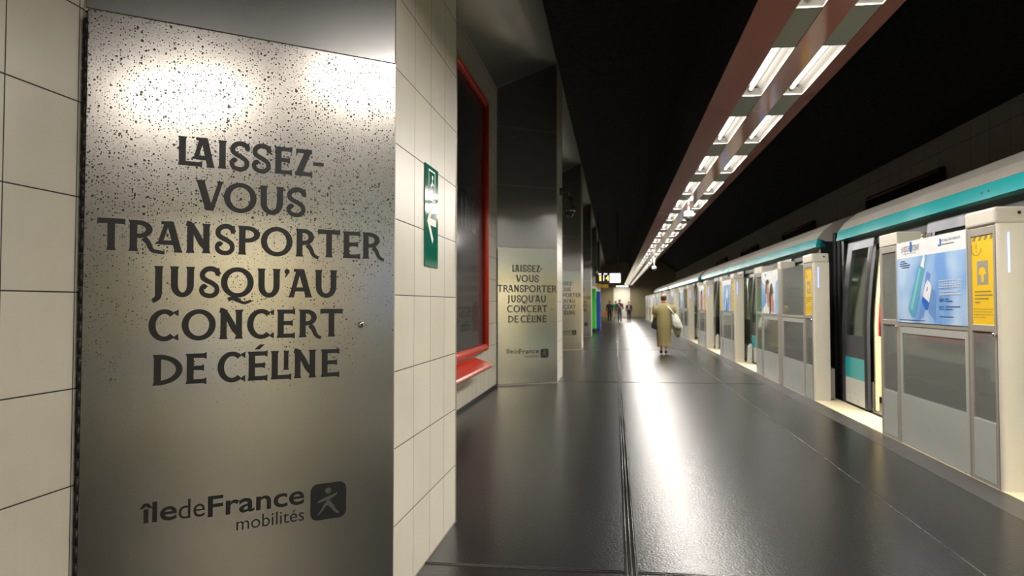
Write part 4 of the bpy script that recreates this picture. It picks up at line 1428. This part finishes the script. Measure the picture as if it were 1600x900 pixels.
tag(obj('scarf', bm, 'taupe', None, True), 'taupe cloth hanging below the white tote bag', 'scarf')
hb = thing('handbag', 'black handbag on the walking woman\'s left forearm', 'bag', (0, 0, 0))
bm = bmesh.new()
hx = WX - .245
loft(bm, [[(hx - .03, WY - .02, .93), (hx + .05, WY - .05, .93), (hx + .10, WY + .10, .93), (hx + .0, WY + .13, .93)], [(hx - .08, WY - .06, .78), (hx + .07, WY - .07, .74), (hx + .10, WY + .16, .74), (hx - .07, WY + .18, .78)], [(hx - .08, WY - .05, .68), (hx + .06, WY - .06, .62), (hx + .09, WY + .15, .62), (hx - .07, WY + .17, .68)]])
obj('bag_body', bm, 'blackcloth', hb, bevel=.02, seg=3)
bm = bmesh.new()
tube(bm, [(hx - .01, WY + .05, .92), (hx + .0, WY + .06, 1.0), (hx + .04, WY + .07, 1.02), (hx + .06, WY + .07, .92)], .010, 8)
obj('handle', bm, 'blackcloth', hb, True)

# people near the far end
walk1 = {'knL': (-.05, .05, .28), 'anL': (-.05, .08, .045), 'toL': (-.055, .15, .02), 'knR': (.05, .01, .28), 'anR': (.05, -.09, .06), 'toR': (.055, -.03, .018)}
FAR = [
 ('person in black standing left of the group at the far end', -.40, 57.6, 1.58, 'skin_dark', 'blackcloth', 'blackcloth', 1, {}),
 ('person in a green top and beige trousers near the far end wall', .06, 68.0, 1.58, 'skin', 'greencloth', 'khaki', 1, walk1),
 ('person in a maroon top and grey jeans with a white shoulder bag', .33, 56.6, 1.66, 'skin_dark', 'maroon', 'denim', 1, walk1),
 ('person in a black jacket and pink top walking towards us at far end', 1.06, 60.0, 1.52, 'skin', 'blackcloth', 'blackcloth', -1, {k: (v[0], -v[1], v[2]) for k, v in walk1.items()}),
]
for lab, x, y, h, sk, tp, bt, f, ps in FAR:
    p = thing('person', lab, 'person', (x, y, 0))
    figure(p, h, ps, sk, tp, bt, 'hair', 'dark', True, f)
    if 'pink' in lab:
        bm = bmesh.new()
        loft(bm, [ring(0, -.03 * h, z * h, .040 * h, .052 * h, 16) for z in (.56, .66, .76, .80)])
        obj('blouse', bm, 'pink', p, True)
bag = thing('shoulder_bag', 'white shoulder bag carried by the person in the maroon top', 'bag', (0, 0, 0))
bm = bmesh.new(); tube(bm, [(.22, 56.5, 1.30), (.36, 56.45, 1.10), (.52, 56.5, .88)], .02, 6); obj('strap', bm, 'tote', bag, True)
boxes('bag_body', 'tote', bag, (.46, .62, 56.44, 56.62, .62, .90), bevel=.04, seg=3)
ob = thing('shopping_bag', 'orange bag held by the person in black at the far end', 'bag', (0, 0, 0))
boxes('bag_body', 'orangebag', ob, (-.80, -.60, 57.48, 57.78, .42, .78), bevel=.03, seg=3)
bm = bmesh.new(); tube(bm, [(-.74, 57.63, .76), (-.70, 57.63, .86), (-.66, 57.63, .86), (-.64, 57.63, .76)], .012, 6); obj('handle', bm, 'orangebag', ob, True)

# a passenger in red inside the train, seen through the open door
ps = thing('person', 'passenger in a red top standing inside the open train door', 'person', (XE + .62, 10.69, .02))
figure(ps, 1.62, {}, 'skin', 'redcloth', 'blackcloth', 'hair', 'dark', True, -1)

# ------------------------------------------------------------------ signs, cameras, cabinets
dp = thing('train_display', 'hanging display showing yellow digits beside a white screen', 'sign', (0, 34.0, 0))
boxes('housing', 'dark', dp, (-.84, .26, 0, .18, 2.20, 2.70), bevel=.01)
boxes('white_screen', 'ledwhite', dp, (-.22, .24, -.006, .0, 2.24, 2.64))
F = Flat((-.82, -.001, 2.22), (1, 0, 0), (0, -1, 0), .004)
F.text('1', .14, .10, .25, .08, .015); F.text('4', .42, .10, .25, .14, .015)
F.done('digits', 'ledyellow', dp)
F = Flat((-.82, -.001, 2.22), (1, 0, 0), (0, -1, 0), .004)
F.rect(.32, .345, .10, .36); F.rect(.10, .22, .38, .42); F.rect(.34, .48, .38, .42)
F.done('caption_bars', 'ledwhite', dp)
boxes('yellow_plate', 'signyellow', dp, (-.84, -.28, .02, .06, 2.02, 2.16))
bm = bmesh.new()
for x in (-.7, .12):
    tube(bm, [(x, .09, 2.70), (x, .09, 5.45)], .02, 8)
for x in (-.75, -.36):
    tube(bm, [(x, .04, 2.16), (x, .04, 2.21)], .01, 6)
obj('hanger', bm, 'dark', dp, True)

def wall_dome(loc, label, s=1.0):
    t = thing('dome_camera', label, 'camera', loc, 0, 'dome cameras on the pillars')
    bm = bmesh.new()
    box(bm, 0, .05, -.05, .05, .22, .34)
    tube(bm, [(.03, 0, .28), (.14, 0, .30), (.165, 0, .27), (.165, 0, .18)], .018, 8)
    obj('bracket', bm, 'domegrey', t, True)
    bm = bmesh.new(); lathe(bm, [(.02, .20), (.045, .19), (.07, .12), (.095, .02), (.105, -.03), (.112, -.07), (.100, -.08)], (.165, 0, 0), 20); obj('housing', bm, 'domegrey', t, True)
    bm = bmesh.new(); lathe(bm, [(.092, -.08), (.088, -.11), (.070, -.145), (.035, -.168), (.004, -.172)], (.165, 0, 0), 20); obj('dome', bm, 'lens', t, True)
    return t
wall_dome((XP, 13.35, 2.98), 'grey teardrop dome camera on the second pillar\'s side')
wall_dome((XP, 31.4, 2.62), 'small dome camera on the fourth pillar, farther along')

def pole_dome(x, y, zb, label):
    t = thing('hanging_camera', label, 'camera', (x, y, zb), 0, 'cameras hung under the canopy')
    bm = bmesh.new(); tube(bm, [(0, 0, .06), (0, 0, ZC - zb + .02)], .014, 8); obj('pole', bm, 'white', t, True)
    bm = bmesh.new(); lathe(bm, [(.02, .10), (.07, .09), (.085, .05), (.085, .0), (.075, -.005)], (0, 0, 0), 18); obj('housing', bm, 'white', t, True)
    bm = bmesh.new(); lathe(bm, [(.074, -.005), (.070, -.035), (.050, -.07), (.02, -.088), (.003, -.09)], (0, 0, 0), 18); obj('dome', bm, 'lens', t, True)
pole_dome(1.31, 13.95, 2.86, 'white dome camera hung between the light rows of the canopy')
pole_dome(1.50, 30.0, 2.66, 'small dome camera hung below the far part of the canopy')

def cabinet(name, label, x0, x1, y0, y1, h, mat, base):
    t = thing(name, label, 'cabinet', ((x0 + x1) / 2, (y0 + y1) / 2, 0))
    a, b = (x1 - x0) / 2, (y1 - y0) / 2
    boxes('plinth', 'dark', t, (-a + .02, a - .02, -b + .02, b - .02, 0, base))
    boxes('body', mat, t, (-a, a, -b, b, base, h), bevel=.03, seg=3)
    boxes('side_screen', 'clear', t, (a, a + .012, -b * .6, b * .6, h * .45, h * .8))
    boxes('front_door', mat, t, (-a + .04, a - .04, -b - .012, -b, base + .04, h - .06), bevel=.006)
    return t
cabinet('vending_machine', 'bright green upright machine standing past the fourth pillar', -1.42, -.86, 35.2, 36.1, 2.0, 'greenbox', .16)
cabinet('information_kiosk', 'blue upright machine behind the bright green one', -1.30, -.72, 38.0, 38.9, 1.92, 'bluebox', .05)

# glow at the far end
struct(boxes('lit_patch_panel', 'white', None, (-.15, 1.5, YE - .12, YE, 0, 2.95)), 'white panel standing in for the lit patch of the far end wall')  # lit patch of the end wall, put into colour as a white panel
el = thing('end_fill_light', 'warm fill light added at the far end of the platform', 'light', (.7, 75.6, 3.0))  # added fitting that brightens the end wall
boxes('housing', 'bulkhead', el, (-.6, .6, -1.5, 1.5, .03, .16))
area_lamp('lamp_light', (1, .90, .72), END_W, 1.0, 2.8, (0, 0, -.004), el)
boxes('diffuser', 'fillwarm', el, (-.55, .55, -1.45, 1.45, .0, .03))
bm = bmesh.new()
for x in (-.4, .4):
    tube(bm, [(x, 0, .16), (x, 0, 2.4)], .02, 6)
obj('hanger', bm, 'dark', el, True)
